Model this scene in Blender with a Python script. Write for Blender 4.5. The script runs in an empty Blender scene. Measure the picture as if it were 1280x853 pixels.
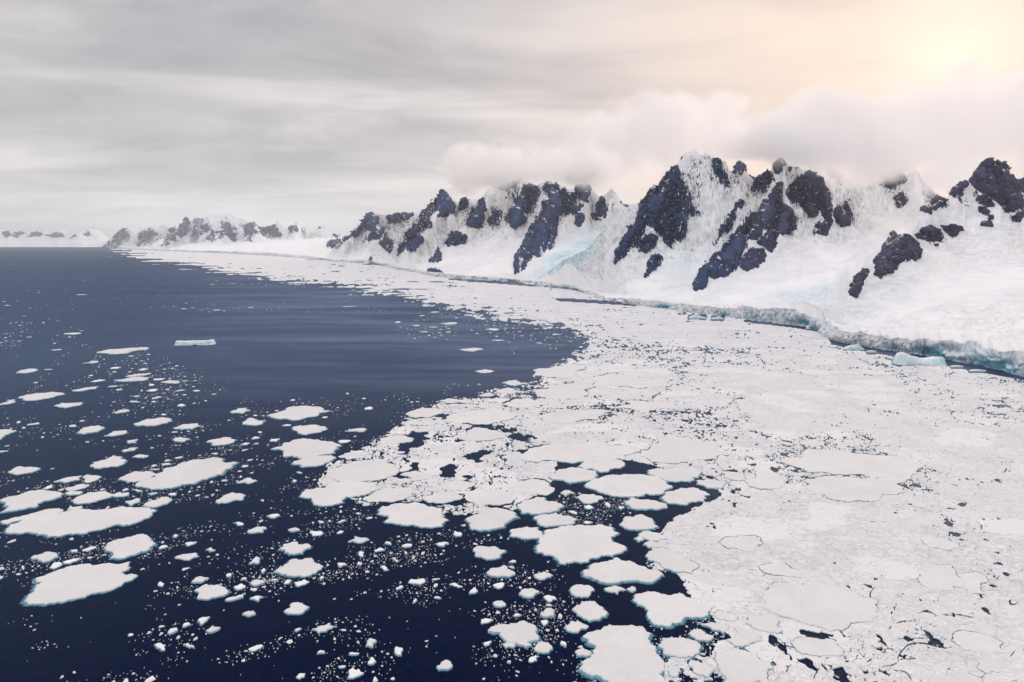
import bpy, math, random, re, time
import numpy as np
from mathutils import Vector

T0 = time.time()
R = math.radians
SC = bpy.context.scene
COL = SC.collection
rng = np.random.default_rng(7)
random.seed(7)

# ------------------------------------------------------------------ camera
CAM_H = 200.0                    # metres above the sea
FPX = 853.0                      # focal length in units of a 1280 px wide frame (24 mm on 36 mm)
HORIZON = 304.0                  # row of the eye-level horizon in a 1280x853 frame
PITCH = math.atan((426.5 - HORIZON) / FPX)
cam_d = bpy.data.cameras.new('camera')
cam_d.sensor_width = 36.0
cam_d.lens = FPX / 1280.0 * 36.0
cam_d.clip_start = 1.0
cam_d.clip_end = 400000.0
cam = bpy.data.objects.new('camera', cam_d)
COL.objects.link(cam)
cam.location = (0, 0, CAM_H)
cam.rotation_euler = (math.pi / 2 - PITCH, 0, 0)
SC.camera = cam

# ------------------------------------------------------------------ sky, sun, exposure
SUN_AZ = R(31.5)                 # to the right of the view axis (+Y), towards +X
SUN_EL = R(12.2)
SUN_DIR = Vector((math.sin(SUN_AZ) * math.cos(SUN_EL), math.cos(SUN_AZ) * math.cos(SUN_EL), math.sin(SUN_EL)))

world = bpy.data.worlds.new('World')
SC.world = world
world.use_nodes = True


class G:
    """short-hand for building node trees"""
    def __init__(self, tree):
        self.t = tree
        tree.nodes.clear()

    def n(self, kind, ins=None, **props):
        nd = self.t.nodes.new(kind)
        for k, v in props.items():
            setattr(nd, k, v)
        for k, v in (ins or {}).items():
            self.set(nd, k, v)
        return nd

    def set(self, nd, k, v):
        s = nd.inputs[k]
        if isinstance(v, bpy.types.NodeSocket):
            self.t.links.new(v, s)
        elif isinstance(v, bpy.types.Node):
            self.t.links.new(v.outputs[0], s)
        else:
            s.default_value = v

    def m(self, op, a, b=0.0, c=0.0, clamp=False):
        nd = self.n('ShaderNodeMath', operation=op, use_clamp=clamp)
        for i, v in enumerate((a, b, c)):
            self.set(nd, i, v)
        return nd.outputs[0]

    def vm(self, op, a, b=(0, 0, 0), s=None):
        nd = self.n('ShaderNodeVectorMath', operation=op)
        self.set(nd, 0, a)
        self.set(nd, 1, b)
        if s is not None:
            self.set(nd, 'Scale', s)
        return nd

    def noise(self, vec, scale, detail=4.0, rough=0.55, dist=0.0, dim='3D'):
        nd = self.n('ShaderNodeTexNoise', noise_dimensions=dim)
        self.set(nd, 'Vector', vec)
        for k, v in (('Scale', scale), ('Detail', detail), ('Roughness', rough), ('Distortion', dist)):
            self.set(nd, k, v)
        return nd.outputs['Fac']

    def ramp(self, fac, stops, mode='LINEAR'):
        nd = self.n('ShaderNodeValToRGB')
        nd.color_ramp.interpolation = mode
        el = nd.color_ramp.elements
        while len(el) < len(stops):
            el.new(0.5)
        for e, (p, c) in zip(el, stops):
            e.position = p
            e.color = (*c, 1) if len(c) == 3 else c
        self.set(nd, 0, fac)
        return nd.outputs[0]

    def mr(self, v, a, b, c=0.0, d=1.0, smooth=False):
        nd = self.n('ShaderNodeMapRange', interpolation_type='SMOOTHSTEP' if smooth else 'LINEAR')
        for i, q in enumerate((v, a, b, c, d)):
            self.set(nd, i, q)
        return nd.outputs[0]

    def mix(self, f, a, b):
        nd = self.n('ShaderNodeMix', data_type='RGBA')
        self.set(nd, 0, f)
        for i, v in ((6, a), (7, b)):
            if isinstance(v, tuple) and len(v) == 3:
                v = (*v, 1)
            self.set(nd, i, v)
        return nd.outputs[2]


g = G(world.node_tree)
tc = g.n('ShaderNodeTexCoord')
dirv = g.vm('NORMALIZE', tc.outputs['Generated'])
sep = g.n('ShaderNodeSeparateXYZ', {0: dirv})
zz = sep.outputs[2]
el = g.m('MAXIMUM', zz, 0.0)
# the overcast is a sheet of cloud: look up its texture where the view ray meets it
inv = g.m('DIVIDE', 1.0, g.m('ADD', el, 0.10))
plane = g.vm('SCALE', dirv, s=inv)
flat = g.vm('MULTIPLY', plane, (1, 1, 0))
n1 = g.noise(g.vm('ADD', g.vm('MULTIPLY', flat, (0.6, 0.8, 1)), (3.1, 0.4, 0)), 0.75, 6, 0.52, 0.5)
n2 = g.noise(g.vm('ADD', g.vm('MULTIPLY', flat, (0.55, 0.9, 1)), (7.3, 2.1, 3.0)), 1.9, 6, 0.56, 0.5)
ndl = g.n('ShaderNodeVectorMath', operation='DOT_PRODUCT')
g.set(ndl, 0, dirv)
g.set(ndl, 1, tuple(SUN_DIR))
cosg = g.m('MAXIMUM', ndl.outputs['Value'], 0.0)
glow = g.m('POWER', cosg, 11.0)
glow2 = g.m('POWER', cosg, 380.0)
thick = g.mr(n1, 0.30, 0.72, 0.0, 1.0, True)           # how thick the sheet is
streak = g.mr(n2, 0.35, 0.70, 0.0, 1.0, True)
dark = g.m('ADD', g.m('MULTIPLY', thick, 0.62), g.m('MULTIPLY', streak, 0.38))
ccol = g.ramp(dark, [(0.08, (0.74, 0.71, 0.70)), (0.45, (0.54, 0.518, 0.535)), (0.85, (0.385, 0.375, 0.405))])
# clear bright band low over the sea, where the sheet ends
hband = g.m('POWER', g.m('SUBTRACT', 1.0, el, clamp=True), 13.0)
ccol = g.mix(g.m('MULTIPLY', hband, 0.92), ccol, (0.93, 0.895, 0.87))
# overcast is brightest overhead
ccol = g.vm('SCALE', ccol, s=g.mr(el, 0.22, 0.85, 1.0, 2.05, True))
# light of the veiled sun spread through the cloud
thin = g.m('SUBTRACT', 1.15, g.m('MULTIPLY', dark, 0.55))
gl = g.m('MULTIPLY', glow, g.m('MULTIPLY', thin, 0.86), clamp=True)
gl2 = g.m('MULTIPLY', glow2, g.m('MULTIPLY', thin, 0.26))
sky_col = g.vm('ADD', g.mix(gl, ccol, (1.0, 0.775, 0.63)), g.vm('SCALE', (0.60, 0.52, 0.40), s=gl2))
nishita = g.n('ShaderNodeTexSky', sky_type='NISHITA', sun_disc=False, sun_elevation=SUN_EL, sun_rotation=SUN_AZ,
              altitude=200.0, air_density=1.0, dust_density=2.0)
bg1 = g.n('ShaderNodeBackground', {'Color': nishita.outputs[0], 'Strength': 0.10})
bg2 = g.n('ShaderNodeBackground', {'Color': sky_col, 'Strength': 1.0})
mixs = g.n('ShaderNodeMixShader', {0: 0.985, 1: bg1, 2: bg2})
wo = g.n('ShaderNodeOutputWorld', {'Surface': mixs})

sun_d = bpy.data.lights.new('sun', 'SUN')
sun_d.energy = 1.5
sun_d.angle = R(28)
sun_d.color = (1.0, 0.75, 0.54)
sun = bpy.data.objects.new('sun', sun_d)
COL.objects.link(sun)
sun.location = SUN_DIR * 3000
sun.rotation_euler = SUN_DIR.to_track_quat('Z', 'Y').to_euler()

SC.view_settings.view_transform = 'Standard'
SC.view_settings.look = 'None'
SC.view_settings.gamma = 1.0
SC.view_settings.exposure = 0.09
SC.view_settings.use_curve_mapping = False
cy = SC.cycles
cy.use_denoising = True
cy.max_bounces = 12
cy.diffuse_bounces = 3
cy.glossy_bounces = 2
cy.transmission_bounces = 2
cy.volume_bounces = 10
cy.transparent_max_bounces = 8
cy.use_adaptive_sampling = True
cy.adaptive_threshold = 0.02
cy.volume_max_steps = 256


# ------------------------------------------------------------------ measuring the place
CP, SP = math.cos(PITCH), math.sin(PITCH)


def ray(px, py):
    """direction from the camera through a point of the 1280x853 frame"""
    a = (np.asarray(px, float) - 640.0) / FPX
    b = (426.5 - np.asarray(py, float)) / FPX
    return a, CP + b * SP, b * CP - SP


def sea(px, py):
    """the point of the sea surface seen there"""
    dx, dy, dz = ray(px, py)
    t = -CAM_H / dz
    return dx * t, dy * t


def at(px, py, Y):
    """the point seen there at distance Y ahead"""
    dx, dy, dz = ray(px, py)
    t = Y / dy
    return dx * t, Y, CAM_H + dz * t


# ------------------------------------------------------------------ noise
_perm = np.random.default_rng(11).permutation(4096)
_perm32 = _perm.astype(np.int32)
_grad = np.random.default_rng(12).normal(size=(4096, 3))
_grad /= np.linalg.norm(_grad, axis=1)[:, None]


def _h(i, j, k):
    return _perm[(_perm[(_perm[i & 4095] + j) & 4095] + k) & 4095]


_g2 = np.random.default_rng(13).uniform(0, 2 * math.pi, 4096)
_gx2, _gy2 = np.cos(_g2).astype(np.float32), np.sin(_g2).astype(np.float32)


def perlin2(x, y):
    x, y = np.broadcast_arrays(x, y)
    fx, fy = np.floor(x), np.floor(y)
    xi, yi = fx.astype(np.int32), fy.astype(np.int32)
    xf, yf = (x - fx).astype(np.float32), (y - fy).astype(np.float32)
    u, v = (q * q * q * (q * (q * 6 - 15) + 10) for q in (xf, yf))
    a0, a1 = _perm32[xi & 4095], _perm32[(xi + 1) & 4095]

    def c(a, b, pa):
        h = _perm32[(pa + yi + b) & 4095]
        return _gx2[h] * (xf - a) + _gy2[h] * (yf - b)
    p, q = c(0, 0, a0), c(0, 1, a0)
    r, t = c(1, 0, a1), c(1, 1, a1)
    p = p + u * (r - p)
    q = q + u * (t - q)
    return (p + v * (q - p)).astype(float) * 1.5


def perlin(x, y, z=0.0):
    if np.ndim(z) == 0:
        return perlin2(np.asarray(x, float) + 57.31 * float(z), np.asarray(y, float) - 91.7 * float(z))
    x, y, z = np.broadcast_arrays(np.asarray(x, float), np.asarray(y, float), np.asarray(z, float))
    xi, yi, zi = (np.floor(v).astype(np.int64) for v in (x, y, z))
    xf, yf, zf = x - xi, y - yi, z - zi
    u, v, w = (q * q * q * (q * (q * 6 - 15) + 10) for q in (xf, yf, zf))

    def c(a, b, d):
        gr = _grad[_h(xi + a, yi + b, zi + d)]
        return gr[..., 0] * (xf - a) + gr[..., 1] * (yf - b) + gr[..., 2] * (zf - d)

    def lx(b, d):
        p, q = c(0, b, d), c(1, b, d)
        return p + u * (q - p)
    p0, q0, p1, q1 = lx(0, 0), lx(1, 0), lx(0, 1), lx(1, 1)
    a, b = p0 + v * (q0 - p0), p1 + v * (q1 - p1)
    return (a + w * (b - a)) * 1.6


def fbm(x, y, z=0.0, octs=5, gain=0.5, lac=2.03):
    s, a = 0.0, 1.0
    for i in range(octs):
        s = s + a * perlin(x + 17.3 * i, y - 9.1 * i, z)
        x, y, z = x * lac, y * lac, z * lac
        a *= gain
    return s


def ridged(x, y, z=0.0, octs=5, gain=0.5, lac=2.1):
    s, a = 0.0, 1.0
    for i in range(octs):
        s = s + a * (1 - np.abs(perlin(x + 31.7 * i, y + 5.3 * i, z)) * 1.6)
        x, y, z = x * lac, y * lac, z * lac
        a *= gain
    return s / 1.9


def cells(x, y, seed=0):
    """cellular noise: distance to nearest edge between cells (approx), and id of the cell"""
    xi, yi = np.floor(x).astype(np.int64), np.floor(y).astype(np.int64)
    f1 = np.full(x.shape, 9.0)
    f2 = np.full(x.shape, 9.0)
    idn = np.zeros(x.shape, np.int64)
    for a in (-1, 0, 1):
        for b in (-1, 0, 1):
            h = _h(xi + a, yi + b, seed)
            cx = xi + a + 0.05 + 0.9 * ((h * 7919) % 4093) / 4093.0
            cyy = yi + b + 0.05 + 0.9 * ((h * 104729) % 4091) / 4091.0
            d = np.hypot(x - cx, y - cyy)
            closer = d < f1
            f2 = np.where(closer, f1, np.minimum(f2, d))
            idn = np.where(closer, h, idn)
            f1 = np.where(closer, d, f1)
    return f2 - f1, idn


def sstep(a, b, x):
    t = np.clip((x - a) / (b - a), 0, 1)
    return t * t * (3 - 2 * t)


def in_poly(px, py, poly):
    inside = np.zeros(np.shape(px), bool)
    n = len(poly)
    for i in range(n):
        x1, y1 = poly[i]
        x2, y2 = poly[(i + 1) % n]
        if y1 == y2:
            continue
        c = ((y1 > py) != (y2 > py)) & (px < (x2 - x1) * (py - y1) / (y2 - y1) + x1)
        inside ^= c
    return inside


def edge_dist(px, py, poly):
    d = np.full(np.shape(px), 1e9)
    n = len(poly)
    for i in range(n):
        x1, y1 = poly[i]
        x2, y2 = poly[(i + 1) % n]
        dx, dy = x2 - x1, y2 - y1
        t = np.clip(((px - x1) * dx + (py - y1) * dy) / (dx * dx + dy * dy + 1e-9), 0, 1)
        d = np.minimum(d, np.hypot(px - x1 - t * dx, py - y1 - t * dy))
    return d


def blur(a, r):
    k = 2 * r + 1
    for ax in (0, 1):
        for _ in range(2):
            p = np.pad(a, [(r + 1, r) if i == ax else (0, 0) for i in (0, 1)], mode='edge')
            c = np.cumsum(p, axis=ax)
            a = (np.take(c, range(k, c.shape[ax]), ax) - np.take(c, range(0, c.shape[ax] - k), ax)) / k
    return a


# ------------------------------------------------------------------ meshes
def mesh_np(name, co, loops, starts, totals, mats, smooth=False, attr=None, midx=None):
    me = bpy.data.meshes.new(name)
    me.vertices.add(len(co))
    me.vertices.foreach_set('co', np.asarray(co, np.float32).ravel())
    me.loops.add(len(loops))
    me.loops.foreach_set('vertex_index', np.asarray(loops, np.int32))
    me.polygons.add(len(starts))
    me.polygons.foreach_set('loop_start', np.asarray(starts, np.int32))
    me.polygons.foreach_set('loop_total', np.asarray(totals, np.int32))
    if smooth:
        me.polygons.foreach_set('use_smooth', np.ones(len(starts), bool))
    if midx is not None:
        me.polygons.foreach_set('material_index', np.asarray(midx, np.int32))
    for k, v in (attr or {}).items():
        at_ = me.attributes.new(k, 'FLOAT', 'POINT')
        at_.data.foreach_set('value', np.asarray(v, np.float32))
    for m in (mats if isinstance(mats, (list, tuple)) else [mats]):
        me.materials.append(m)
    me.update(calc_edges=True)
    me.validate()
    return me


def mesh_lists(name, co, faces, mats, smooth=False, attr=None, midx=None):
    tot = np.array([len(f) for f in faces], np.int32)
    st = np.concatenate([[0], np.cumsum(tot)[:-1]])
    lp = np.concatenate([np.asarray(f, np.int32) for f in faces])
    return mesh_np(name, co, lp, st, tot, mats, smooth, attr, midx)


def link(name, me, parent=None, **props):
    o = bpy.data.objects.new(name, me)
    COL.objects.link(o)
    o.parent = parent
    for k, v in props.items():
        o[k] = v
    return o


def empty(name, loc, **props):
    o = link(name, None, **props)
    o.location = loc
    o.empty_display_size = 1.0
    return o


def material(name):
    m = bpy.data.materials.new(name)
    m.use_nodes = True
    gg = G(m.node_tree)
    out = gg.n('ShaderNodeOutputMaterial')
    return m, gg, out


def principled(gg, out, col, rough=0.6, normal=None, spec=0.5, ior=1.45, **kw):
    b = gg.n('ShaderNodeBsdfPrincipled')
    if isinstance(col, tuple) and len(col) == 3:
        col = (*col, 1)
    gg.set(b, 'Base Color', col)
    gg.set(b, 'Roughness', rough)
    gg.set(b, 'IOR', ior)
    gg.set(b, 'Specular IOR Level', spec)
    if normal is not None:
        gg.set(b, 'Normal', normal)
    for k, v in kw.items():
        gg.set(b, k, v)
    gg.set(out, 'Surface', b.outputs[0])
    return b


def bump(gg, h, strength, dist):
    nd = gg.n('ShaderNodeBump')
    gg.set(nd, 'Height', h)
    gg.set(nd, 'Strength', strength)
    gg.set(nd, 'Distance', dist)
    return nd.outputs[0]


# ------------------------------------------------------------------ materials
def mat_snow_slope():
    m, q, out = material('glacier_snow')
    geo = q.n('ShaderNodeNewGeometry')
    P = geo.outputs['Position']
    a = q.noise(q.vm('MULTIPLY', P, (1, 1, 1.6)), 0.012, 8, 0.62, 0.8)
    b = q.noise(P, 0.10, 6, 0.65, 0.4)
    cre = q.noise(q.vm('MULTIPLY', P, (0.7, 0.7, 3.0)), 0.045, 5, 0.6, 1.2)
    crack = q.mr(q.m('ABSOLUTE', q.m('SUBTRACT', cre, 0.5)), 0.0, 0.035, 1.0, 0.0, True)
    icy = q.n('ShaderNodeAttribute', attribute_name='icy').outputs['Fac']
    zone = q.mr(q.noise(P, 0.0045, 3, 0.5), 0.40, 0.55, 0.0, 1.0, True)
    crack = q.m('MULTIPLY', crack, q.m('MAXIMUM', zone, icy))
    col = q.ramp(a, [(0.3, (0.79, 0.81, 0.845)), (0.5, (0.88, 0.875, 0.885)), (0.7, (0.93, 0.92, 0.915))])
    col = q.mix(q.m('MULTIPLY', crack, 0.34), col, (0.52, 0.60, 0.70))
    col = q.mix(q.m('MULTIPLY', icy, q.mr(b, 0.38, 0.58, 0.25, 1.0)), col, (0.26, 0.58, 0.72))
    h = q.m('ADD', q.m('MULTIPLY', a, 14.0), q.m('ADD', q.m('MULTIPLY', b, 1.6), q.m('MULTIPLY', crack, -1.2)))
    principled(q, out, col, 0.75, bump(q, h, 0.6, 1.0), 0.25)
    return m


def mat_rock():
    m, q, out = material('dark_rock')
    geo = q.n('ShaderNodeNewGeometry')
    P = geo.outputs['Position']
    a = q.noise(P, 0.035, 8, 0.65, 0.5)
    b = q.noise(P, 0.16, 6, 0.65, 0.3)
    info = q.n('ShaderNodeAttribute', attribute_name='warm').outputs['Fac']
    cool = q.ramp(a, [(0.3, (0.017, 0.033, 0.088)), (0.7, (0.040, 0.066, 0.150))])  # cool rock has the blue of haze and grading painted in
    warm = q.ramp(a, [(0.3, (0.030, 0.031, 0.066)), (0.7, (0.074, 0.066, 0.108))])
    col = q.mix(info, cool, warm)
    tone = q.n('ShaderNodeAttribute', attribute_name='tone').outputs['Fac']
    col = q.vm('SCALE', col, s=q.mr(tone, 0.0, 1.0, 0.65, 1.5)).outputs[0]  # facet shading put into the colour, one tone per block
    nz = q.n('ShaderNodeSeparateXYZ', {0: geo.outputs['Normal']}).outputs[2]
    ledge = q.n('ShaderNodeAttribute', attribute_name='ledge').outputs['Fac']
    sn = q.m('ADD', q.m('ADD', nz, q.m('MULTIPLY', ledge, 0.25)), q.m('MULTIPLY', q.m('SUBTRACT', b, 0.5), 0.7))
    snow = q.mr(sn, 1.02, 1.12, 0.0, 1.0, True)
    col = q.mix(snow, col, (0.80, 0.80, 0.82))
    h = q.m('ADD', q.m('MULTIPLY', a, 12.0), q.m('MULTIPLY', b, 3.0))
    principled(q, out, col, 0.85, bump(q, h, 0.8, 1.0), 0.2)
    return m


def mat_cliff():
    m, q, out = material('glacier_front_ice')
    geo = q.n('ShaderNodeNewGeometry')
    P = geo.outputs['Position']
    a = q.noise(q.vm('MULTIPLY', P, (1, 1, 0.9)), 0.05, 7, 0.62, 0.7)
    blue = q.n('ShaderNodeAttribute', attribute_name='blue').outputs['Fac']
    col = q.ramp(a, [(0.28, (0.62, 0.74, 0.80)), (0.46, (0.76, 0.81, 0.84)), (0.64, (0.86, 0.87, 0.88))])
    deep = q.ramp(a, [(0.3, (0.05, 0.26, 0.42)), (0.7, (0.28, 0.62, 0.74))])
    col = q.mix(blue, col, deep)
    nz = q.n('ShaderNodeSeparateXYZ', {0: geo.outputs['Normal']}).outputs[2]
    col = q.mix(q.mr(nz, 0.38, 0.62, 0.0, 1.0, True), col, (0.82, 0.815, 0.825))
    h = q.m('MULTIPLY', a, 5.0)
    principled(q, out, col, 0.55, bump(q, h, 0.6, 1.0), 0.3)
    return m


def mat_floe(name, c0, c1, fine, s1):
    m, q, out = material(name)
    geo = q.n('ShaderNodeNewGeometry')
    oi = q.n('ShaderNodeObjectInfo')
    P = geo.outputs['Position']
    a = q.noise(P, 0.035, 6, 0.6, 0.4)
    b = q.noise(P, s1, 5, 0.7)
    f = q.m('ADD', q.m('MULTIPLY', a, 0.55), q.m('MULTIPLY', b, 0.45))
    f = q.m('ADD', f, q.m('MULTIPLY', q.m('SUBTRACT', oi.outputs['Random'], 0.5), 0.12))
    col = q.ramp(f, [(0.32, c0), (0.62, c1)])
    h = q.m('ADD', q.m('MULTIPLY', b, fine), q.m('MULTIPLY', a, fine * 0.7))
    principled(q, out, col, 0.7, bump(q, h, 0.6, 1.0), 0.25)
    return m


def mat_brash():
    m, q, out = material('brash_ice')
    geo = q.n('ShaderNodeNewGeometry')
    P = geo.outputs['Position']
    a = q.noise(P, 0.02, 6, 0.6, 0.6)
    b = q.noise(P, 0.33, 5, 0.75, 0.3)
    w1 = q.noise(q.vm('MULTIPLY', P, (0.8, 1.25, 1)), 0.075, 5, 0.7, 1.4)
    w2 = q.noise(P, 0.26, 4, 0.7, 1.0)
    seam = q.m('MAXIMUM', q.mr(q.m('ABSOLUTE', q.m('SUBTRACT', w1, 0.5)), 0.0, 0.028, 1.0, 0.0, True),
               q.m('MULTIPLY', q.mr(q.m('ABSOLUTE', q.m('SUBTRACT', w2, 0.5)), 0.0, 0.04, 1.0, 0.0, True), 0.6))
    wet = q.mr(q.noise(P, 0.012, 5, 0.65, 1.0), 0.46, 0.62, 0.0, 1.0, True)
    f = q.m('ADD', q.m('MULTIPLY', a, 0.35), q.m('MULTIPLY', b, 0.65))
    wob2 = q.n('ShaderNodeTexNoise', {'Vector': P, 'Scale': 0.11, 'Detail': 3.0, 'Roughness': 0.6})
    ve = q.n('ShaderNodeTexVoronoi', {'Scale': 0.075}, feature='DISTANCE_TO_EDGE')
    q.set(ve, 'Vector', q.vm('ADD', q.vm('MULTIPLY', P, (0.85, 1.15, 0)), q.vm('SCALE', q.vm('SUBTRACT', wob2.outputs['Color'], (0.5, 0.5, 0.5)), s=15.0)))
    plate = q.m('MULTIPLY', q.mr(ve.outputs['Distance'], 0.0, 0.055, 1.0, 0.0, True), q.mr(q.noise(P, 0.03, 3, 0.6), 0.42, 0.62, 0.0, 0.5, True))
    vo = q.n('ShaderNodeTexVoronoi', {'Scale': 0.021}, feature='F1')
    wob = q.n('ShaderNodeTexNoise', {'Vector': P, 'Scale': 0.05, 'Detail': 4.0, 'Roughness': 0.65})
    q.set(vo, 'Vector', q.vm('ADD', q.vm('MULTIPLY', P, (0.8, 1.2, 0)), q.vm('SCALE', q.vm('SUBTRACT', wob.outputs['Color'], (0.5, 0.5, 0.5)), s=26.0)))
    rnd = q.n('ShaderNodeSeparateColor', {0: vo.outputs['Color']}).outputs[0]
    smoothf = q.m('MULTIPLY', q.mr(rnd, 0.56, 0.60, 0.0, 1.0), q.mr(vo.outputs['Distance'], 0.50, 0.54, 1.0, 0.0, True))
    f = q.m('ADD', q.m('MULTIPLY', f, q.m('SUBTRACT', 1.0, q.m('MULTIPLY', smoothf, 0.8))), q.m('MULTIPLY', smoothf, q.m('ADD', 0.405, q.m('MULTIPLY', q.m('SUBTRACT', b, 0.5), 0.3))))
    seam = q.m('MULTIPLY', seam, q.m('SUBTRACT', 1.0, q.m('MULTIPLY', smoothf, 0.85)))
    col = q.ramp(f, [(0.30, (0.60, 0.61, 0.645)), (0.43, (0.70, 0.695, 0.71)), (0.60, (0.80, 0.785, 0.79))])
    col = q.mix(q.m('MULTIPLY', seam, q.m('ADD', 0.14, q.m('MULTIPLY', wet, 0.50))), col, (0.30, 0.37, 0.46))
    col = q.mix(plate, col, (0.36, 0.43, 0.52))
    nz = q.n('ShaderNodeSeparateXYZ', {0: geo.outputs['True Normal']}).outputs[2]
    col = q.mix(q.mr(nz, 0.35, 0.8, 1.0, 0.0), col, (0.42, 0.62, 0.70))
    h = q.m('ADD', q.m('MULTIPLY', b, 0.8), q.m('MULTIPLY', seam, -0.35))
    principled(q, out, col, 0.75, bump(q, h, 0.55, 1.0), 0.25)
    return m


def mat_slab():
    m, q, out = material('floe_edge_ice')
    geo = q.n('ShaderNodeNewGeometry')
    a = q.noise(geo.outputs['Position'], 0.5, 4, 0.6)
    principled(q, out, q.ramp(a, [(0.3, (0.34, 0.58, 0.66)), (0.7, (0.58, 0.75, 0.80))]), 0.45, None, 0.4)
    return m


def mat_ledge():
    m, q, out = material('submerged_ice')
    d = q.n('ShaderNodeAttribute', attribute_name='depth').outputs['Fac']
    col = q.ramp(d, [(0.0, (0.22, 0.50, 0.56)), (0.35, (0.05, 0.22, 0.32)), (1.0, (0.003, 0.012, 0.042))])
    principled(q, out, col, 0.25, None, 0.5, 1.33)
    return m


def mat_berg():
    m, q, out = material('iceberg_ice')
    geo = q.n('ShaderNodeNewGeometry')
    P = geo.outputs['Position']
    a = q.noise(P, 0.12, 6, 0.6, 0.4)
    nz = q.n('ShaderNodeSeparateXYZ', {0: geo.outputs['Normal']}).outputs[2]
    side = q.ramp(a, [(0.3, (0.48, 0.74, 0.82)), (0.65, (0.74, 0.87, 0.90))])
    col = q.mix(q.mr(nz, 0.35, 0.75, 0.0, 1.0, True), side, (0.84, 0.85, 0.86))
    principled(q, out, col, 0.5, bump(q, a, 0.6, 2.0), 0.3)
    return m


def mat_water():
    m, q, out = material('sea_water')
    geo = q.n('ShaderNodeNewGeometry')
    P = geo.outputs['Position']
    big = q.noise(q.vm('MULTIPLY', P, (0.55, 1.5, 1)), 0.0016, 6, 0.6, 1.0)
    big2 = q.noise(q.vm('MULTIPLY', P, (0.35, 1.7, 1)), 0.0055, 6, 0.62, 0.8)
    rip = q.noise(q.vm('MULTIPLY', P, (0.8, 1.3, 1)), 0.10, 5, 0.65, 0.3)
    rip2 = q.noise(P, 0.55, 3, 0.6)
    # slicks of grease ice: thin grey film of ice crystals, thicker in the middle distance
    sp = q.n('ShaderNodeSeparateXYZ', {0: P})
    zone = q.m('MULTIPLY', q.mr(sp.outputs[1], 620.0, 1100.0, 0.0, 1.0, True), q.mr(sp.outputs[1], 4000.0, 16000.0, 1.0, 0.15, True))
    zone = q.m('MULTIPLY', zone, q.mr(q.m('DIVIDE', sp.outputs[0], sp.outputs[1]), -0.62, -0.25, 0.05, 1.0, True))
    film = q.m('ADD', q.m('MULTIPLY', big, 0.5), q.m('MULTIPLY', big2, 0.5))
    film = q.m('MULTIPLY', q.mr(film, 0.40, 0.66, 0.12, 1.0, True), zone)
    col = q.mix(q.m('MULTIPLY', film, 0.62), (0.0004, 0.0030, 0.021), (0.108, 0.110, 0.152))
    rough = q.m('ADD', 0.26, q.m('MULTIPLY', film, 0.30))
    h = q.m('ADD', q.m('MULTIPLY', rip, 1.3), q.m('MULTIPLY', rip2, 0.22))
    nrm = bump(q, h, 0.5, 1.0)
    body = q.n('ShaderNodeBsdfDiffuse', {'Color': col})
    gloss = q.n('ShaderNodeBsdfGlossy', {'Color': (0.50, 0.69, 1.0, 1), 'Roughness': rough, 'Normal': nrm})
    # a ruffled sea never reaches full mirror reflection: wave slopes hide each other at grazing angles
    fr = q.n('ShaderNodeFresnel', {'IOR': 1.33})
    fac = q.mr(fr.outputs[0], 0.030, 0.42, 0.0015, 0.215)
    mx = q.n('ShaderNodeMixShader', {0: fac, 1: body, 2: gloss})
    q.set(out, 'Surface', mx)
    return m


M_SNOW, M_ROCK, M_CLIFF = mat_snow_slope(), mat_rock(), mat_cliff()
M_FLOE = mat_floe('snow_covered_floe', (0.605, 0.60, 0.61), (0.705, 0.695, 0.70), 0.3, 0.45)
M_CHUNK = mat_floe('drift_ice', (0.72, 0.725, 0.74), (0.86, 0.85, 0.85), 0.35, 0.8)
M_SLAB = mat_slab()
M_BRASH, M_LEDGE, M_BERG, M_WATER = mat_brash(), mat_ledge(), mat_berg(), mat_water()

# ------------------------------------------------------------------ sea
SEA_X, SEA_Y0, SEA_Y1 = 75000.0, -25000.0, 75000.0
me = mesh_lists('sea', [(-SEA_X, SEA_Y0, 0), (SEA_X, SEA_Y0, 0), (SEA_X, SEA_Y1, 0), (-SEA_X, SEA_Y1, 0)], [(0, 1, 2, 3)], M_WATER)
link('sea', me, kind='structure', label='dark blue sea with grey slicks of grease ice')

# ------------------------------------------------------------------ the coast: shoreline, mountains, glacier front
SHORE = [(2300, 800), (1900, 668), (1650, 583), (1480, 528), (1400, 502), (1330, 484), (1280, 471), (1240, 462), (1175, 448), (1110, 438), (1060, 430), (1037, 424), (1024, 415.5),
         (1005, 408.5), (975, 404), (930, 399), (880, 393), (850, 389), (820, 385), (790, 381), (755, 376), (735, 368), (715, 363), (690, 360),
         (672, 358), (640, 353), (600, 350), (560, 347.5), (540, 345), (500, 337.5), (470, 331.5), (440, 328.5), (410, 326.5), (380, 322.5),
         (330, 319.5), (280, 317), (230, 315), (180, 312.6), (150, 311), (132, 309.6)]
sx, sy = sea([p[0] for p in SHORE], [p[1] for p in SHORE])
sk = sx / sy
o_ = np.argsort(sk)
SK, SYY, SPX = sk[o_], sy[o_], np.array([p[0] for p in SHORE], float)[o_]


def tab(pairs, px):
    p = sorted(pairs)
    return np.interp(px, [a for a, _ in p], [b for _, b in p])


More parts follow.
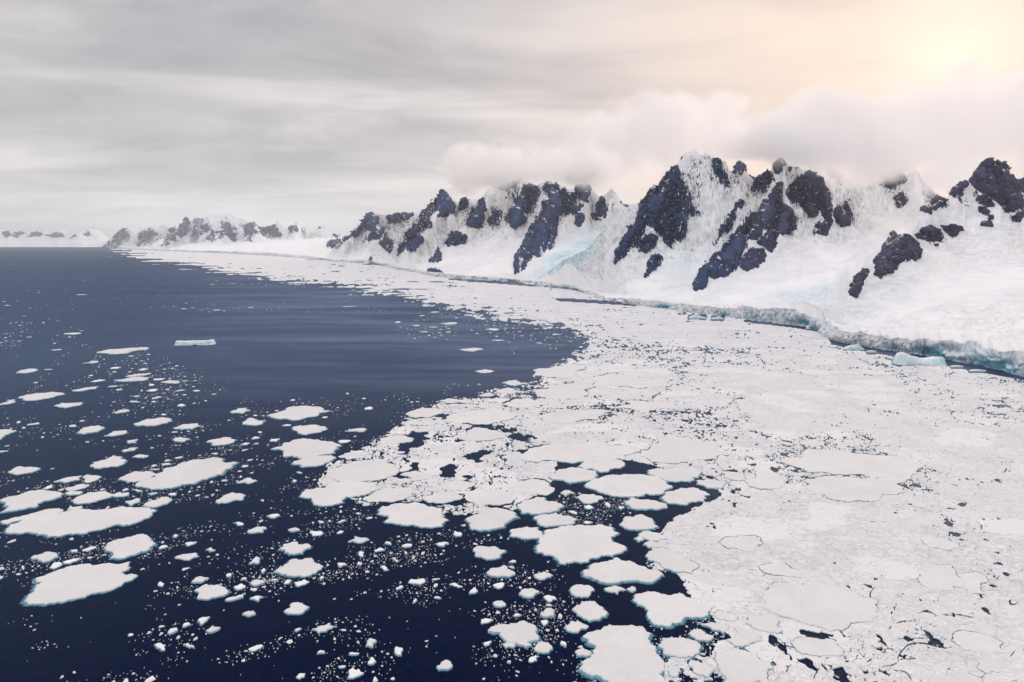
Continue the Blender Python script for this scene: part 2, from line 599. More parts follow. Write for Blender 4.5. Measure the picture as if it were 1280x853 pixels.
CLIFF_H = [(1480, 36), (1280, 36), (1180, 30), (1100, 26), (1045, 24), (1030, 30), (1005, 34), (940, 32), (890, 26), (870, 20), (850, 24), (790, 17),
           (755, 10), (725, 12), (705, 26), (680, 26), (650, 16), (600, 18), (560, 22), (500, 20), (470, 38), (440, 26), (410, 22), (330, 40), (130, 40)]
SLOPE = [(1480, .33), (1200, .31), (1090, .21), (1050, .15), (940, .15), (860, .13), (760, .20), (700, .22), (640, .17), (520, .15), (420, .07), (330, .035), (130, .03)]
HINF = [(1480, 210), (1200, 230), (1060, 420), (820, 480), (700, 380), (560, 420), (430, 350), (380, 420), (130, 380)]


def shore_y(k):
    y = np.interp(k, SK, SYY)
    return y * (1 + 0.006 * fbm(k * 45, 3.3, octs=2))


def cliff_top(k):
    px = np.interp(k, SK, SPX)
    return tab(CLIFF_H, px) * (1 + 0.22 * fbm(k * 38, 8.8, octs=2) + 0.25 * fbm(k * 17, 2.8, octs=2))


RIDGES = [
    # near mountain at the right edge and its long spur down to the inlet
    [(1240, 194, 1900), (1205, 214, 1850), (1180, 240, 1790), (1150, 263, 1730), (1110, 300, 1630), (1085, 335, 1560), (1064, 368, 1500)],
    [(1240, 194, 1900), (1262, 222, 1960), (1280, 208, 2080), (1340, 185, 2250), (1470, 190, 2400), (1620, 160, 2300), (1760, 190, 2100), (1950, 150, 2000)],
    [(1470, 190, 2400), (1430, 235, 2050), (1400, 290, 1800)],
    [(1620, 160, 2300), (1590, 230, 1900), (1560, 310, 1550)],
    [(1950, 150, 2000), (1850, 250, 1600), (1800, 330, 1350)],
    [(1240, 194, 1900), (1258, 232, 1800), (1285, 262, 1690)],
    [(1150, 263, 1730), (1170, 285, 1690), (1200, 300, 1640)],
    # twin peaks
    [(873, 162, 2950), (848, 196, 2860), (833, 216, 2800), (806, 252, 2700), (785, 292, 2600), (768, 328, 2520)],
    [(873, 162, 2950), (866, 212, 2800), (862, 240, 2700), (852, 290, 2550)],
    [(873, 162, 2950), (888, 192, 3050), (905, 206, 3120), (922, 200, 3140), (940, 210, 3100), (958, 196, 3050), (975, 172, 2950)],
    [(975, 172, 2950), (962, 212, 2800), (952, 245, 2680), (938, 275, 2540), (915, 300, 2430), (893, 332, 2300), (869, 360, 2200)],
    [(975, 172, 2950), (1000, 200, 2870), (1022, 222, 2760), (1036, 252, 2640), (1062, 278, 2540)],
    [(975, 172, 2950), (984, 215, 2790), (985, 250, 2660), (970, 295, 2500), (957, 330, 2370)],
    [(922, 200, 3140), (918, 235, 2850), (898, 300, 2550)],
    # behind them
    [(1000, 215, 4000), (1030, 205, 4050), (1058, 222, 4100), (1080, 208, 4150), (1105, 180, 4200), (1132, 200, 4100), (1142, 235, 3800), (1150, 262, 3500)],
    [(1132, 200, 4100), (1180, 252, 4300), (1290, 225, 4300)],
    # the long broken wall
    [(553, 233, 5600), (546, 262, 5300), (522, 290, 5050), (500, 316, 4850)],
    [(553, 231, 5600), (575, 250, 5700), (597, 240, 5600), (612, 224, 5500), (632, 232, 5400), (650, 211, 5250), (670, 228, 5150), (690, 217, 5050), (710, 234, 4900), (730, 226, 4750), (748, 244, 4600), (765, 234, 4500), (785, 252, 4300), (805, 250, 4150), (840, 232, 3700)],
    [(690, 220, 5050), (699, 248, 4650), (685, 285, 4250), (665, 315, 3950), (647, 340, 3720)],
    [(650, 214, 5250), (648, 250, 4900), (640, 275, 4700)],
    [(612, 226, 5500), (598, 262, 5100), (584, 284, 4900)],
    [(730, 230, 4750), (722, 255, 4450), (725, 280, 4250)],
    [(765, 238, 4500), (757, 265, 4250)],
    [(553, 233, 5600), (565, 262, 5350)],
    # the cape beyond
    [(462, 261, 8100), (440, 284, 7750), (413, 304, 7450)],
    [(462, 261, 8100), (472, 284, 7500), (483, 308, 7000)],
    [(462, 261, 8100), (490, 268, 7900), (520, 258, 7200), (553, 240, 6500)],
    [(520, 258, 7200), (505, 290, 6600), (497, 315, 6100)],
    # far range
    [(420, 296, 15500), (406, 288, 16800), (398, 280, 17500), (385, 288, 18000), (372, 273, 18500), (358, 284, 18600), (345, 274, 18800), (331, 285, 19000), (317, 271, 19200), (301, 284, 19400), (285, 273, 19600), (271, 284, 19800), (258, 275, 20000), (246, 283, 20300), (234, 267, 20500), (219, 284, 21300), (207, 279, 22000), (196, 288, 23000), (186, 280, 24000), (172, 291, 26000), (155, 283, 28000), (140, 300, 31000)],
    [(234, 270, 20500), (218, 288, 19500), (206, 304, 18500)],
    [(285, 277, 19600), (270, 296, 18000)],
    [(316, 274, 19200), (326, 298, 16800)],
    [(372, 275, 18500), (366, 300, 15800)],
    [(155, 285, 28000), (136, 304, 27000)],
    [(186, 282, 24000), (174, 302, 23500)],
    # snow dome behind the far range
    [(440, 282, 26000), (380, 268, 27000), (300, 264, 28000), (230, 270, 29000)],
]
SEGS = []
for ri_, r_ in enumerate(RIDGES):
    pts = [at(*p) for p in r_]
    run_ = ri_ * 7777.0
    for a, b in zip(pts[:-1], pts[1:]):
        L_ = math.hypot(b[0] - a[0], b[1] - a[1])
        SEGS.append((*a, *b, run_, L_))
        run_ += L_


fk_ = np.linspace(SK[0], SK[-1], 3000)
_ys = np.interp(fk_, SK, SYY)
_ys = blur(np.log(_ys)[:, None], 55)[:, 0]
YS_SMOOTH = np.exp(_ys)


def base_height(X, Y):
    k = X / Y
    px = np.interp(k, SK, SPX)
    dr = np.maximum(Y - np.interp(k, SK, SYY), 0)
    d = np.clip(Y - np.interp(k, fk_, YS_SMOOTH), 0, dr * 3.0)
    hi, s = tab(HINF, px), tab(SLOPE, px)
    ct = tab(CLIFF_H, px)
    return ct + (cliff_top(k) - ct) * np.exp(-d / 50.0) + hi * (1 - np.exp(-s * d / hi))


def icy_at(X, Y):
    v = 0
    for (px, py, r, s) in ((716, 358, 120, 1.0), (730, 340, 110, 0.8), (700, 352, 60, 0.9), (1010, 402, 70, 0.35), (845, 300, 160, 0.18)):
        if py > 330:
            x, y = sea(px, max(py, 352))
            if py == 340:
                y = y + 260
                x = x + 60
        else:
            x, y, _ = at(px, py, 2500)
        v = np.maximum(v, s * np.exp(-((X - x) ** 2 + ((Y - y) * 0.55) ** 2) / (2 * r * r)))
    return np.clip(v * (1 + 0.6 * fbm(X / 60, Y / 60, octs=3)), 0, 1)


def terrain_height(X, Y):
    b = base_height(X, Y)
    sc = np.clip(Y / 2600.0, 0.6, 7.0)
    wx = X + 26 * sc * fbm(X / (190 * sc), Y / (190 * sc), octs=4)
    wy = Y + 26 * sc * fbm(X / (190 * sc) + 40, Y / (190 * sc), octs=4)
    up = np.zeros_like(X)
    along = np.zeros_like(X)
    away = np.zeros_like(X)
    for (x1, y1, z1, x2, y2, z2, run_, L_) in SEGS:
        dx, dy = x2 - x1, y2 - y1
        t = np.clip(((wx - x1) * dx + (wy - y1) * dy) / (dx * dx + dy * dy), 0, 1)
        dist = np.hypot(wx - x1 - t * dx, wy - y1 - t * dy)
        rise = z1 + t * (z2 - z1) - b
        w = np.maximum(rise, 0) * 1.12 + 25
        f = np.clip(1 - dist / w, 0, 1)
        cand = rise * f ** 1.34
        best = cand > up
        along = np.where(best, run_ + t * L_, along)
        away = np.where(best, dist, away)
        up = np.where(best, cand, up)
    dsh = np.maximum(Y - np.interp(X / Y, fk_, YS_SMOOTH) - 30, 0)
    lim = dsh * (0.95 + 0.3 * fbm(X / (120 * sc), Y / (120 * sc), octs=3)) + 0.5
    up = up * lim / (up ** 4 + lim ** 4) ** 0.25
    rg = ridged(X / (170 * sc), Y / (170 * sc), octs=5, gain=0.5)
    # ribs and gullies running down from the crests
    rib = ridged(along / (62 * sc), away / (330 * sc), octs=4, gain=.55) - 0.9
    rib2 = ridged(along / (21 * sc) + 3.3, away / (130 * sc), octs=2) - 0.9
    amp = sstep(0, 45, away / sc) * sc
    up = np.maximum(up + np.minimum(up, 160 * sc) / 160 * amp * (42 * rib + 10 * rib2), 0)
    H = b + up * (1 + 0.20 * (rg - 0.95)) + up * 0.03 * fbm(X / (50 * sc), Y / (50 * sc), octs=3)
    d = np.maximum(Y - np.interp(X / Y, SK, SYY), 0)
    near = sstep(0, 120, d)
    H += near * (5.0 * sc * fbm(X / (160 * sc), Y / (110 * sc), octs=5) + 2.2 * (ridged(X / (60 * sc), Y / (60 * sc), octs=3) - 0.9))
    ic = icy_at(X, Y)
    H += near * ic * 11 * (ridged(X / 38, Y / 38, octs=3) - 0.9)
    return H


NC, NR = 1150, 460
gpx = np.concatenate([np.linspace(SPX[0], 1440, 1000), np.linspace(1440, SPX[-1], 151)[1:]])
gk = np.interp(gpx, SPX, SK)
gy0 = shore_y(gk)
gspan = tab([(1480, 3600), (1000, 3600), (800, 3600), (600, 4200), (500, 5200), (420, 9500), (380, 15500), (130, 16000)], gpx)
u_ = np.linspace(0, 1, NR)
GY = (gy0 + 30 * np.clip(gy0 / 2000.0, 1, 3))[:, None] + gspan[:, None] * (u_ ** 1.3)[None, :]
GX = gk[:, None] * GY
GZ = terrain_height(GX, GY)
print('terrain %.1f s' % (time.time() - T0))


def grid_mesh(name, X, Y, Z, mat, attr):
    a, b = X.shape
    idx = np.arange(a * b).reshape(a, b)
    q = np.stack([idx[:-1, :-1], idx[1:, :-1], idx[1:, 1:], idx[:-1, 1:]], -1).reshape(-1, 4)
    n = len(q)
    return mesh_np(name, np.stack([X, Y, Z], -1).reshape(-1, 3), q.ravel(), np.arange(n) * 4, np.full(n, 4), mat, True, attr)


# two structures: the mountains of this coast, and the far range beyond the cape
cut = int(np.searchsorted(gpx, 404))
parts_ = [('mountain_range', cut - 1, NC, 'snow covered mountain range with dark rock faces rising from the glacier front'),
          ('far_mountain_range', 0, cut, 'far row of pointed snowy peaks beyond the cape')]
LAND = {}
for nm, i0, i1, lab in parts_:
    X, Y, Z = GX[i0:i1], GY[i0:i1], GZ[i0:i1]
    me = grid_mesh(nm, X, Y, Z, M_SNOW, {'icy': icy_at(X, Y).ravel()})
    LAND[nm] = link(nm, me, kind='structure', label=lab)

# glacier front: a fluted wall of ice along the shore
fpx = np.concatenate([np.linspace(SPX[0], 1440, 1800), np.linspace(1440, SPX[-1], 401)[1:]])
fk = np.interp(fpx, SPX, SK)
fy = shore_y(fk)
ftop = cliff_top(fk)
fx = fk * fy
tx, ty = np.gradient(fx), np.gradient(fy)
tl = np.hypot(tx, ty)
tx, ty = (blur(v[:, None], 16)[:, 0] for v in (tx / tl, ty / tl))
tl = np.hypot(tx, ty)
nx_, ny_ = ty / tl, -tx / tl                # seaward
arc = np.concatenate([[0], np.cumsum(np.hypot(np.diff(fx), np.diff(fy)))])
CAVES = [(1240, 26, 1.0), (1162, 20, 1.0), (1118, 9, .35), (1004, 9, 1.0), (1020, 6, .6), (828, 8, .9), (720, 8, .9), (706, 6, .8), (693, 5, .7), (940, 8, .3), (470, 9, .6), (640, 6, .5), (1190, 7, .4), (905, 6, .4), (1290, 12, .6)]
cave = np.zeros_like(fpx)
for (c, w, s) in CAVES:
    cave = np.maximum(cave, s * np.exp(-((fpx - c) / w) ** 2))
NV = 26
vv = np.linspace(0, 1, NV)
scl = np.clip(fy / 2000.0, 0.6, 4)
rows_x, rows_y, rows_z, rows_b = [], [], [], []
for v in vv:
    flu = fbm(arc / (38 * scl) + 4.2, v * ftop / 30, octs=3, gain=.45) * 5.0 * scl ** 0.5 + fbm(arc / (90 * scl) + 1.7, v * 1.3 + 0 * arc, octs=3) * 11.0 * scl ** 0.5
    prof = (1 - v) * 3.0 - 1.5 * v ** 3
    hollow = cave * 16.0 * scl ** 0.5 * np.exp(-((v - 0.22) / 0.33) ** 2)
    off = flu * (0.35 + 0.65 * np.sin(math.pi * min(v + .15, 1))) + prof - hollow
    ec, idc = cells((arc + 5 * fbm(arc / 25, v * 3 + 0 * arc, octs=2)) / (19 * scl), v * ftop / 24 + 0.8 * fbm(arc / 30, v + 0 * arc, octs=2), 61)
    split = sstep(0.16, 0.0, ec) * (v < 0.97)
    off = off - 3.2 * split * scl ** .5 + 5.0 * scl ** .5 * (((idc * 7919) % 1009) / 1009.0 - .5) * (1 - split)
    rows_x.append(fx + nx_ * off)
    rows_y.append(fy + ny_ * off)
    rows_z.append(-2 + (ftop + 2) * v * (1 - 0.06 * (1 - v) * fbm(arc / 15, v, 9.0, octs=2)))
    deep = np.clip(-flu / 16, 0, 1) * 0.35
    rows_b.append(np.clip(0.42 * split + cave * np.exp(-((v - 0.2) / 0.36) ** 2) * (1.7 + 0.7 * fbm(arc / 18, v * 2, 2.2, octs=3)) + deep + 0.12 * np.exp(-(v / .18) ** 2), 0, 1))
rows_x.append(fx + nx_ * (off - 5))
rows_y.append(fy + ny_ * (off - 5))
rows_z.append(ftop + 1.6)
rows_b.append(np.zeros_like(fx))
for D, dz_ in ((32.0, 0.5), (44.0, -1.5)):
    yb = fy + D * np.clip(scl, 1, 3)
    rows_x.append(fk * yb)
    rows_y.append(yb)
    rows_z.append(terrain_height(fk * yb, yb) + dz_)
    rows_b.append(np.zeros_like(fx))
FX, FY_, FZ, FB = (np.stack(v, 1) for v in (rows_x, rows_y, rows_z, rows_b))
bounds = [132, 404, 470, 560, 640, 690, 755, 850, 930, 1005, 1036, 1110, 1200, 1440, 2300]
for a, b in zip(bounds[:-1], bounds[1:]):
    i0, i1 = np.searchsorted(fpx, a), min(np.searchsorted(fpx, b) + 1, len(fpx))
    s_ = slice(max(i0, 0), i1)
    me = grid_mesh('ice_cliff', FX[s_], FY_[s_], FZ[s_], M_CLIFF, {'blue': FB[s_].ravel()})
    link('ice_cliff', me, LAND['far_mountain_range' if b <= 404 else 'mountain_range'])

# low white coast on the horizon at the left
kx = np.linspace(-0.95, -0.57, 420)
yy = np.linspace(0, 1, 40)
ky = 34500 + 2500 * fbm(kx * 9, 1.0, octs=4)
DY = ky[:, None] + 7000 * yy[None, :]
DX = kx[:, None] * DY
rise = np.interp(yy, [0, .04, .35, .6, 1], [0, 110, 380, 950, 500])
DZ = rise[None, :] * (0.80 + 0.55 * ridged(DX / 2600, DY / 2600, octs=6, gain=.58) * (yy[None, :] > .1) - 0.35) + 0
DZ *= sstep(-0.57, -0.60, kx)[:, None] * 0.9 + 0.1
DZ[:, 0] = -5
me = grid_mesh('distant_coast', DX, DY, DZ, M_SNOW, {'icy': np.zeros(DX.size)})
LAND['distant_coast'] = link('distant_coast', me, kind='structure', label='low white coast lying along the horizon')


# rock faces: craggy slabs of bare rock standing out of the snow
def hit_terrain(px, py, gk=None, GY=None, GZ=None):
    gk, GY, GZ = (gk, GY, GZ) if gk is not None else (globals()['gk'], globals()['GY'], globals()['GZ'])
    NC, NR = GY.shape
    dx, dy, dz = ray(px, py)
    k = dx / dy
    ci = np.interp(k, gk, np.arange(NC))
    i = np.clip(np.floor(ci).astype(int), 0, NC - 2)
    fr = np.clip(ci - i, 0, 1)[:, None]
    CY, CZ = GY[i] * (1 - fr) + GY[i + 1] * fr, GZ[i] * (1 - fr) + GZ[i + 1] * fr
    zr = CAM_H + (dz / dy)[:, None] * CY
    under = zr <= CZ
    j = np.argmax(under, 1)
    ok = under[np.arange(len(j)), j]
    j = np.clip(j, 1, NR - 1)
    r = np.arange(len(j))
    d0 = (zr - CZ)[r, j - 1]
    d1 = (zr - CZ)[r, j]
    f = np.clip(d0 / (d0 - d1 + 1e-9), 0, 1)
    Y = CY[r, j - 1] + f * (CY[r, j] - CY[r, j - 1])
    return k * Y, Y, CAM_H + dz / dy * Y, ok


def T(x0, y0, s, polys):
    return [[(x0 + a / s, y0 + b / s) for a, b in p] for p in polys]


ROCKS = T(740, 160, 3.553, [
    [(100, 600), (110, 560), (150, 490), (200, 400), (225, 330), (270, 260), (310, 210), (345, 165), (380, 170), (400, 230), (430, 280), (445, 320), (420, 380), (415, 430), (405, 470), (350, 520), (310, 480), (275, 440), (240, 430), (215, 500), (180, 520), (150, 560)],
    [(210, 510), (240, 470), (290, 490), (270, 520), (240, 545), (215, 540)],
    [(443, 372), (463, 346), (472, 380), (450, 390)],
    [(235, 658), (258, 600), (288, 570), (310, 578), (302, 608), (265, 622)],
    [(450, 720), (455, 680), (500, 610), (560, 555), (600, 520), (620, 490), (650, 470), (690, 480), (680, 530), (650, 580), (640, 620), (600, 660), (550, 665), (520, 650), (500, 700), (465, 718)],
    [(645, 470), (680, 410), (720, 375), (765, 370), (775, 330), (810, 260), (832, 250), (830, 330), (850, 350), (880, 370), (910, 410), (905, 450), (880, 480), (820, 450), (770, 440), (740, 490), (690, 490)],
    [(660, 590), (700, 545), (760, 535), (775, 570), (740, 610), (690, 628), (665, 610)],
    [(735, 510), (780, 460), (820, 470), (810, 530), (790, 548)],
    [(870, 290), (920, 225), (960, 203), (1010, 225), (1040, 290), (1060, 360), (1065, 420), (1040, 465), (990, 465), (1000, 435), (1040, 420), (1020, 370), (960, 390), (930, 350), (890, 320)],
    [(1080, 400), (1090, 360), (1130, 330), (1155, 390), (1145, 430), (1110, 440), (1085, 420)],
    [(705, 285), (730, 230), (770, 180), (800, 190), (800, 240), (770, 280), (750, 250), (725, 280)],
    [(545, 515), (570, 450), (610, 400), (640, 340), (660, 330), (630, 400), (610, 440), (580, 480)],
    [(545, 150), (570, 140), (565, 180), (590, 215), (605, 262), (575, 230), (550, 190)],
    [(630, 190), (650, 150), (680, 170), (660, 200)],
    [(690, 190), (740, 170), (720, 220), (700, 210)],
    [(780, 150), (800, 115), (835, 100), (830, 130), (850, 170), (820, 200), (800, 170)],
    [(5, 400), (20, 340), (50, 310), (75, 370), (60, 395)],
    [(970, 155), (1000, 150), (1015, 185), (1000, 210)],
    [(1010, 160), (1050, 125), (1075, 160), (1110, 190), (1100, 240), (1060, 200)],
]) + T(1000, 180, 2.843, [
    [(270, 465), (275, 420), (300, 360), (330, 320), (370, 330), (400, 345), (430, 380), (420, 405), (380, 410), (345, 425), (320, 455), (285, 472)],
    [(178, 538), (195, 490), (225, 448), (242, 455), (225, 500), (195, 537)],
    [(498, 182), (530, 140), (562, 93), (585, 105), (592, 150), (570, 175), (545, 180), (520, 195)],
    [(583, 100), (620, 68), (690, 48), (722, 60), (735, 100), (770, 160), (795, 210), (780, 238), (730, 238), (710, 210), (680, 190), (650, 180), (620, 150), (595, 125)],
    [(638, 197), (660, 183), (688, 217), (660, 218)],
    [(458, 212), (480, 188), (512, 198), (506, 222), (480, 227)],
    [(408, 327), (460, 298), (500, 308), (510, 342), (475, 352), (450, 337)],
    [(503, 293), (540, 298), (572, 310), (550, 327), (520, 317)],
    [(648, 287), (675, 262), (683, 287)],
    [(766, 120), (790, 100), (830, 120), (820, 175), (780, 165)],
    [(428, 237), (455, 218), (463, 247)],
    [(752, 262), (792, 247), (775, 270)],
    [(190, 40), (240, 18), (310, 28), (350, 80), (375, 130), (350, 140), (330, 160), (300, 150), (290, 110), (260, 80)],
    [(343, 192), (360, 178), (382, 210), (355, 218)],
    [(640, 235), (655, 225), (662, 245), (650, 250)],
]) + T(380, 180, 2.909, [
    [(765, 470), (775, 420), (810, 350), (850, 270), (870, 210), (900, 200), (935, 240), (920, 320), (900, 370), (860, 400), (820, 390), (815, 430), (790, 455)],
    [(775, 210), (790, 160), (830, 150), (860, 160), (850, 220), (820, 250), (790, 240)],
    [(860, 160), (880, 140), (920, 150), (925, 200), (890, 200)],
    [(925, 210), (945, 170), (990, 180), (1005, 230), (990, 250), (950, 255)],
    [(985, 160), (1020, 140), (1045, 160), (1030, 210), (1010, 190)],
    [(983, 292), (1000, 258), (1017, 270), (1000, 300)],
    [(1050, 260), (1080, 195), (1105, 230), (1100, 262), (1065, 270)],
    [(590, 295), (610, 250), (650, 200), (660, 240), (650, 290), (620, 305)],
    [(665, 280), (690, 240), (715, 250), (710, 290), (685, 300)],
    [(735, 280), (750, 240), (790, 240), (800, 280), (770, 305)],
    [(690, 152), (720, 122), (780, 128), (770, 157), (720, 167)],
    [(430, 268), (460, 215), (490, 160), (505, 155), (512, 190), (480, 240), (450, 268)],
    [(485, 265), (510, 195), (540, 220), (545, 245), (510, 265)],
    [(88, 372), (120, 328), (162, 340), (110, 378)],
    [(150, 330), (190, 280), (235, 243), (265, 280), (260, 310), (220, 310), (180, 335)],
    [(225, 350), (250, 320), (290, 308), (280, 342)],
    [(278, 362), (300, 328), (328, 360), (310, 392)],
    [(333, 412), (360, 350), (400, 318), (427, 350), (390, 392), (370, 375)],
    [(368, 342), (400, 300), (440, 268), (452, 295), (410, 322)],
    [(518, 362), (545, 328), (587, 335), (580, 362), (545, 367)],
    [(568, 237), (580, 190), (602, 183), (595, 222)],
    [(468, 428), (488, 382), (493, 417)],
    [(448, 472), (480, 457), (497, 468), (465, 480)],
    [(222, 432), (250, 418), (282, 440), (240, 443)],
    [(300, 267), (350, 248), (392, 255), (350, 287), (310, 287)],
]) + T(0, 230, 2.909, [
    [(386, 227), (410, 193), (450, 157), (467, 195), (430, 222)],
    [(503, 222), (515, 183), (550, 157), (578, 185), (550, 202), (525, 222)],
    [(595, 222), (610, 183), (640, 148), (680, 127), (692, 165), (650, 197), (620, 212)],
    [(693, 192), (705, 153), (728, 170), (720, 198)],
    [(685, 135), (730, 127), (762, 165), (735, 172), (700, 160)],
    [(757, 203), (775, 172), (793, 185), (780, 206)],
    [(788, 192), (800, 158), (820, 132), (847, 160), (862, 180), (850, 208), (825, 192)],
    [(883, 152), (920, 142), (933, 180), (910, 208), (898, 190)],
    [(938, 162), (985, 132), (1012, 160), (1028, 187), (1000, 193), (960, 182)],
    [(1028, 147), (1060, 127), (1098, 172), (1070, 181), (1050, 162)],
    [(1152, 157), (1165, 128), (1183, 163)],
])
SPECK = [[(690, 214), (720, 216), (770, 236), (805, 246), (795, 262), (770, 258), (740, 250), (700, 236)], [(868, 186), (905, 190), (930, 200), (960, 205), (955, 225), (915, 222), (880, 215)],
         [(978, 190), (1000, 200), (1022, 226), (1010, 232), (985, 222), (975, 205)], [(1045, 188), (1085, 190), (1080, 215), (1060, 225), (1045, 205)], [(610, 225), (650, 216), (690, 222), (680, 236), (640, 240), (612, 244)],
         [(480, 266), (520, 262), (545, 250), (540, 275), (505, 285), (480, 280)], [(1150, 262), (1200, 232), (1235, 240), (1225, 258), (1180, 270), (1155, 280)], [(850, 205), (868, 190), (880, 205), (872, 240), (858, 235)]]
n_rock = 0
for poly in ROCKS + SPECK:
    thin_ = 16.0 if poly in SPECK else 0.0
    pa = np.array(poly)
    cxm, cym = pa.mean(0)
    x0, y0 = pa.min(0) - 5
    x1, y1 = pa.max(0) + 5
    size = min(x1 - x0, y1 - y0)
    st = 0.62 if size < 25 else 0.8
    qx = np.arange(x0, x1 + st, st)
    qy = np.arange(y0, y1 + st, st)
    PX, PY = np.meshgrid(qx, qy, indexing='ij')
    # ragged outline
    jx = PX + 1.2 * fbm(PX / 9, PY / 9, octs=3) + 0.5 * fbm(PX / 3, PY / 3, 5.0, octs=2)
    jy = PY + 1.2 * fbm(PX / 9 + 50, PY / 9, octs=3) + 0.5 * fbm(PX / 3 + 20, PY / 3, 5.0, octs=2)
    ed = edge_dist(jx, jy, poly) * np.where(in_poly(jx, jy, poly), 1, -1) + (1.2 if cxm > 404 else 0.3)
    keep = ed > -5.0
    X, Y, Z, ok = hit_terrain(PX.ravel(), PY.ravel())
    X, Y, Z, ok = (v.reshape(PX.shape) for v in (X, Y, Z, ok))
    keep &= ok
    m_px = Y / FPX
    e = 0.5 * np.clip(m_px / 3, 0.6, 6)
    h0 = terrain_height(X, Y)
    hx = (terrain_height(X + 9, Y) - h0) / 9
    hy = (terrain_height(X, Y + 9) - h0) / 9
    nl = np.sqrt(hx * hx + hy * hy + 1)
    sc_ = np.clip(Y / 2600.0, 0.7, 7)
    thin_ = thin_ * sc_
    cs_ = np.where(Y > 6500, sc_ * .45, sc_)
    far_ = sstep(6500, 12000, Y)
    fall = (Y * .75 + Z * .9) / cs_
    ca = (X / cs_ * .92 + fall * .30)
    cb = (fall * .92 - X / cs_ * .30)
    wob = 9 * fbm(ca / 30, cb / 30, octs=3)
    e1, id1 = cells((ca + wob) / 34, (cb - wob) / 62, 71)
    e2, id2 = cells((ca + wob) / 13, (cb - wob) / 22, 72)
    fine = fbm(X / (15 * sc_), (Y + .8 * Z) / (15 * sc_), octs=4)
    gv = fbm(ca / 90, cb / 90, octs=3)
    r1 = ((id1 * 7919) % 1009) / 1009.0
    r2 = ((id2 * 7919) % 1009) / 1009.0
    ed = ed + 2.2 * (r2 - .5) + 3.4 * (r1 - .5)
    lift = np.clip(ed * 1.8, -4, 8) + 6.0 * (r1 - .42) + 1.8 * (r2 - .5) + 1.3 * fine + 4.5 - thin_ / sc_ - 4.0 * far_ - 4.0 * far_ * fbm(ca / 40, cb / 90, 3.0, octs=3)
    lift -= 12 * sstep(0.085, 0.02, e1) * sstep(-0.25, 0.25, gv + 0.5 * (r1 - .5))
    lift -= 10 * sstep(0.11, 0.02, e2) * sstep(0.15, 0.45, gv)
    lift *= sc_
    lift = np.where(ed < -1.0, np.minimum(lift, -2.5 * sc_), lift)
    X2, Y2, Z2 = X - hx / nl * lift, Y - hy / nl * lift, Z + lift / nl
    idx = -np.ones(PX.shape, int)
    # break the grid where the surface jumps behind a crest
    q = keep[:-1, :-1] & keep[1:, :-1] & keep[1:, 1:] & keep[:-1, 1:]
    Ys = np.stack([Y[:-1, :-1], Y[1:, :-1], Y[1:, 1:], Y[:-1, 1:]])
    q &= (Ys.max(0) - Ys.min(0)) < 0.045 * Ys.min(0)
    used = np.zeros(PX.shape, bool)
    for a, b in ((0, 0), (1, 0), (1, 1), (0, 1)):
        used[a:a + q.shape[0], b:b + q.shape[1]] |= q
    if q.sum() < 3:
        continue
    idx[used] = np.arange(used.sum())
    qi, qj = np.nonzero(q)
    fc = np.stack([idx[qi, qj], idx[qi, qj + 1], idx[qi + 1, qj + 1], idx[qi + 1, qj]], -1)
    warm = np.clip(sstep(880, 1010, PX) * 0.9 + 0.25 * fine, 0, 1)
    hue = warm[used]
    me = mesh_np('rock_face', np.stack([X2[used], Y2[used], Z2[used]], -1), fc.ravel(), np.arange(len(fc)) * 4, np.full(len(fc), 4), M_ROCK, False,
                 {'warm': hue, 'ledge': (sstep(0.15, 0.7, fine))[used], 'tone': (0.55 * r1 + 0.45 * r2)[used]})
    link('rock_face', me, LAND['mountain_range' if cxm > 404 else 'far_mountain_range'])
    n_rock += 1
print('rocks', n_rock, '%.1f s' % (time.time() - T0))
# streaks of bare rock on the coast at the horizon
for poly in T(0, 230, 2.909, [[(5, 178), (30, 168), (45, 186), (20, 196)], [(38, 190), (70, 168), (95, 180), (60, 197)], [(95, 192), (125, 172), (160, 178), (150, 192)], [(165, 190), (200, 176), (240, 186), (215, 198)], [(255, 196), (272, 178), (285, 195)], [(300, 188), (322, 172), (335, 190)]]):
    pa = np.array(poly)
    x0, y0 = pa.min(0) - 1
    x1, y1 = pa.max(0) + 1
    PX, PY = np.meshgrid(np.arange(x0, x1 + .6, .6), np.arange(y0, y1 + .6, .6), indexing='ij')
    jx, jy = PX + 1.6 * fbm(PX / 4, PY / 3, octs=3), PY + 1.2 * fbm(PX / 4 + 9, PY / 3, octs=3)
    ed = edge_dist(jx, jy, poly) * np.where(in_poly(jx, jy, poly), 1, -1)
    X, Y, Z, ok = (v.reshape(PX.shape) for v in hit_terrain(PX.ravel(), PY.ravel(), kx, DY, DZ))
    lift = np.clip(ed * 60, -80, 70) + 90 * fbm(PX / 3, PY / 2.5, octs=3)
    Y2, Z2 = Y - 0.7 * lift, Z + 0.5 * lift
    kp = ok & (ed > -1.5)
    q = kp[:-1, :-1] & kp[1:, :-1] & kp[1:, 1:] & kp[:-1, 1:]
    if q.sum() < 3:
        continue
    idx = np.arange(PX.size).reshape(PX.shape)
    qi, qj = np.nonzero(q)
    fc = np.stack([idx[qi, qj], idx[qi, qj + 1], idx[qi + 1, qj + 1], idx[qi + 1, qj]], -1)
    us, inv_ = np.unique(fc, return_inverse=True)
    fc = inv_.reshape(fc.shape)
    co = np.stack([X.ravel(), Y2.ravel(), Z2.ravel()], -1)[us]
    me = mesh_np('rock_face', co, fc.ravel(), np.arange(len(fc)) * 4, np.full(len(fc), 4), M_ROCK, False, {'warm': np.zeros(len(co)), 'ledge': np.zeros(len(co)), 'tone': np.full(len(co), .5)})
    link('rock_face', me, LAND['distant_coast'])

# ------------------------------------------------------------------ ice floes measured from the photograph
# (outline in the frame, label)
FL = []


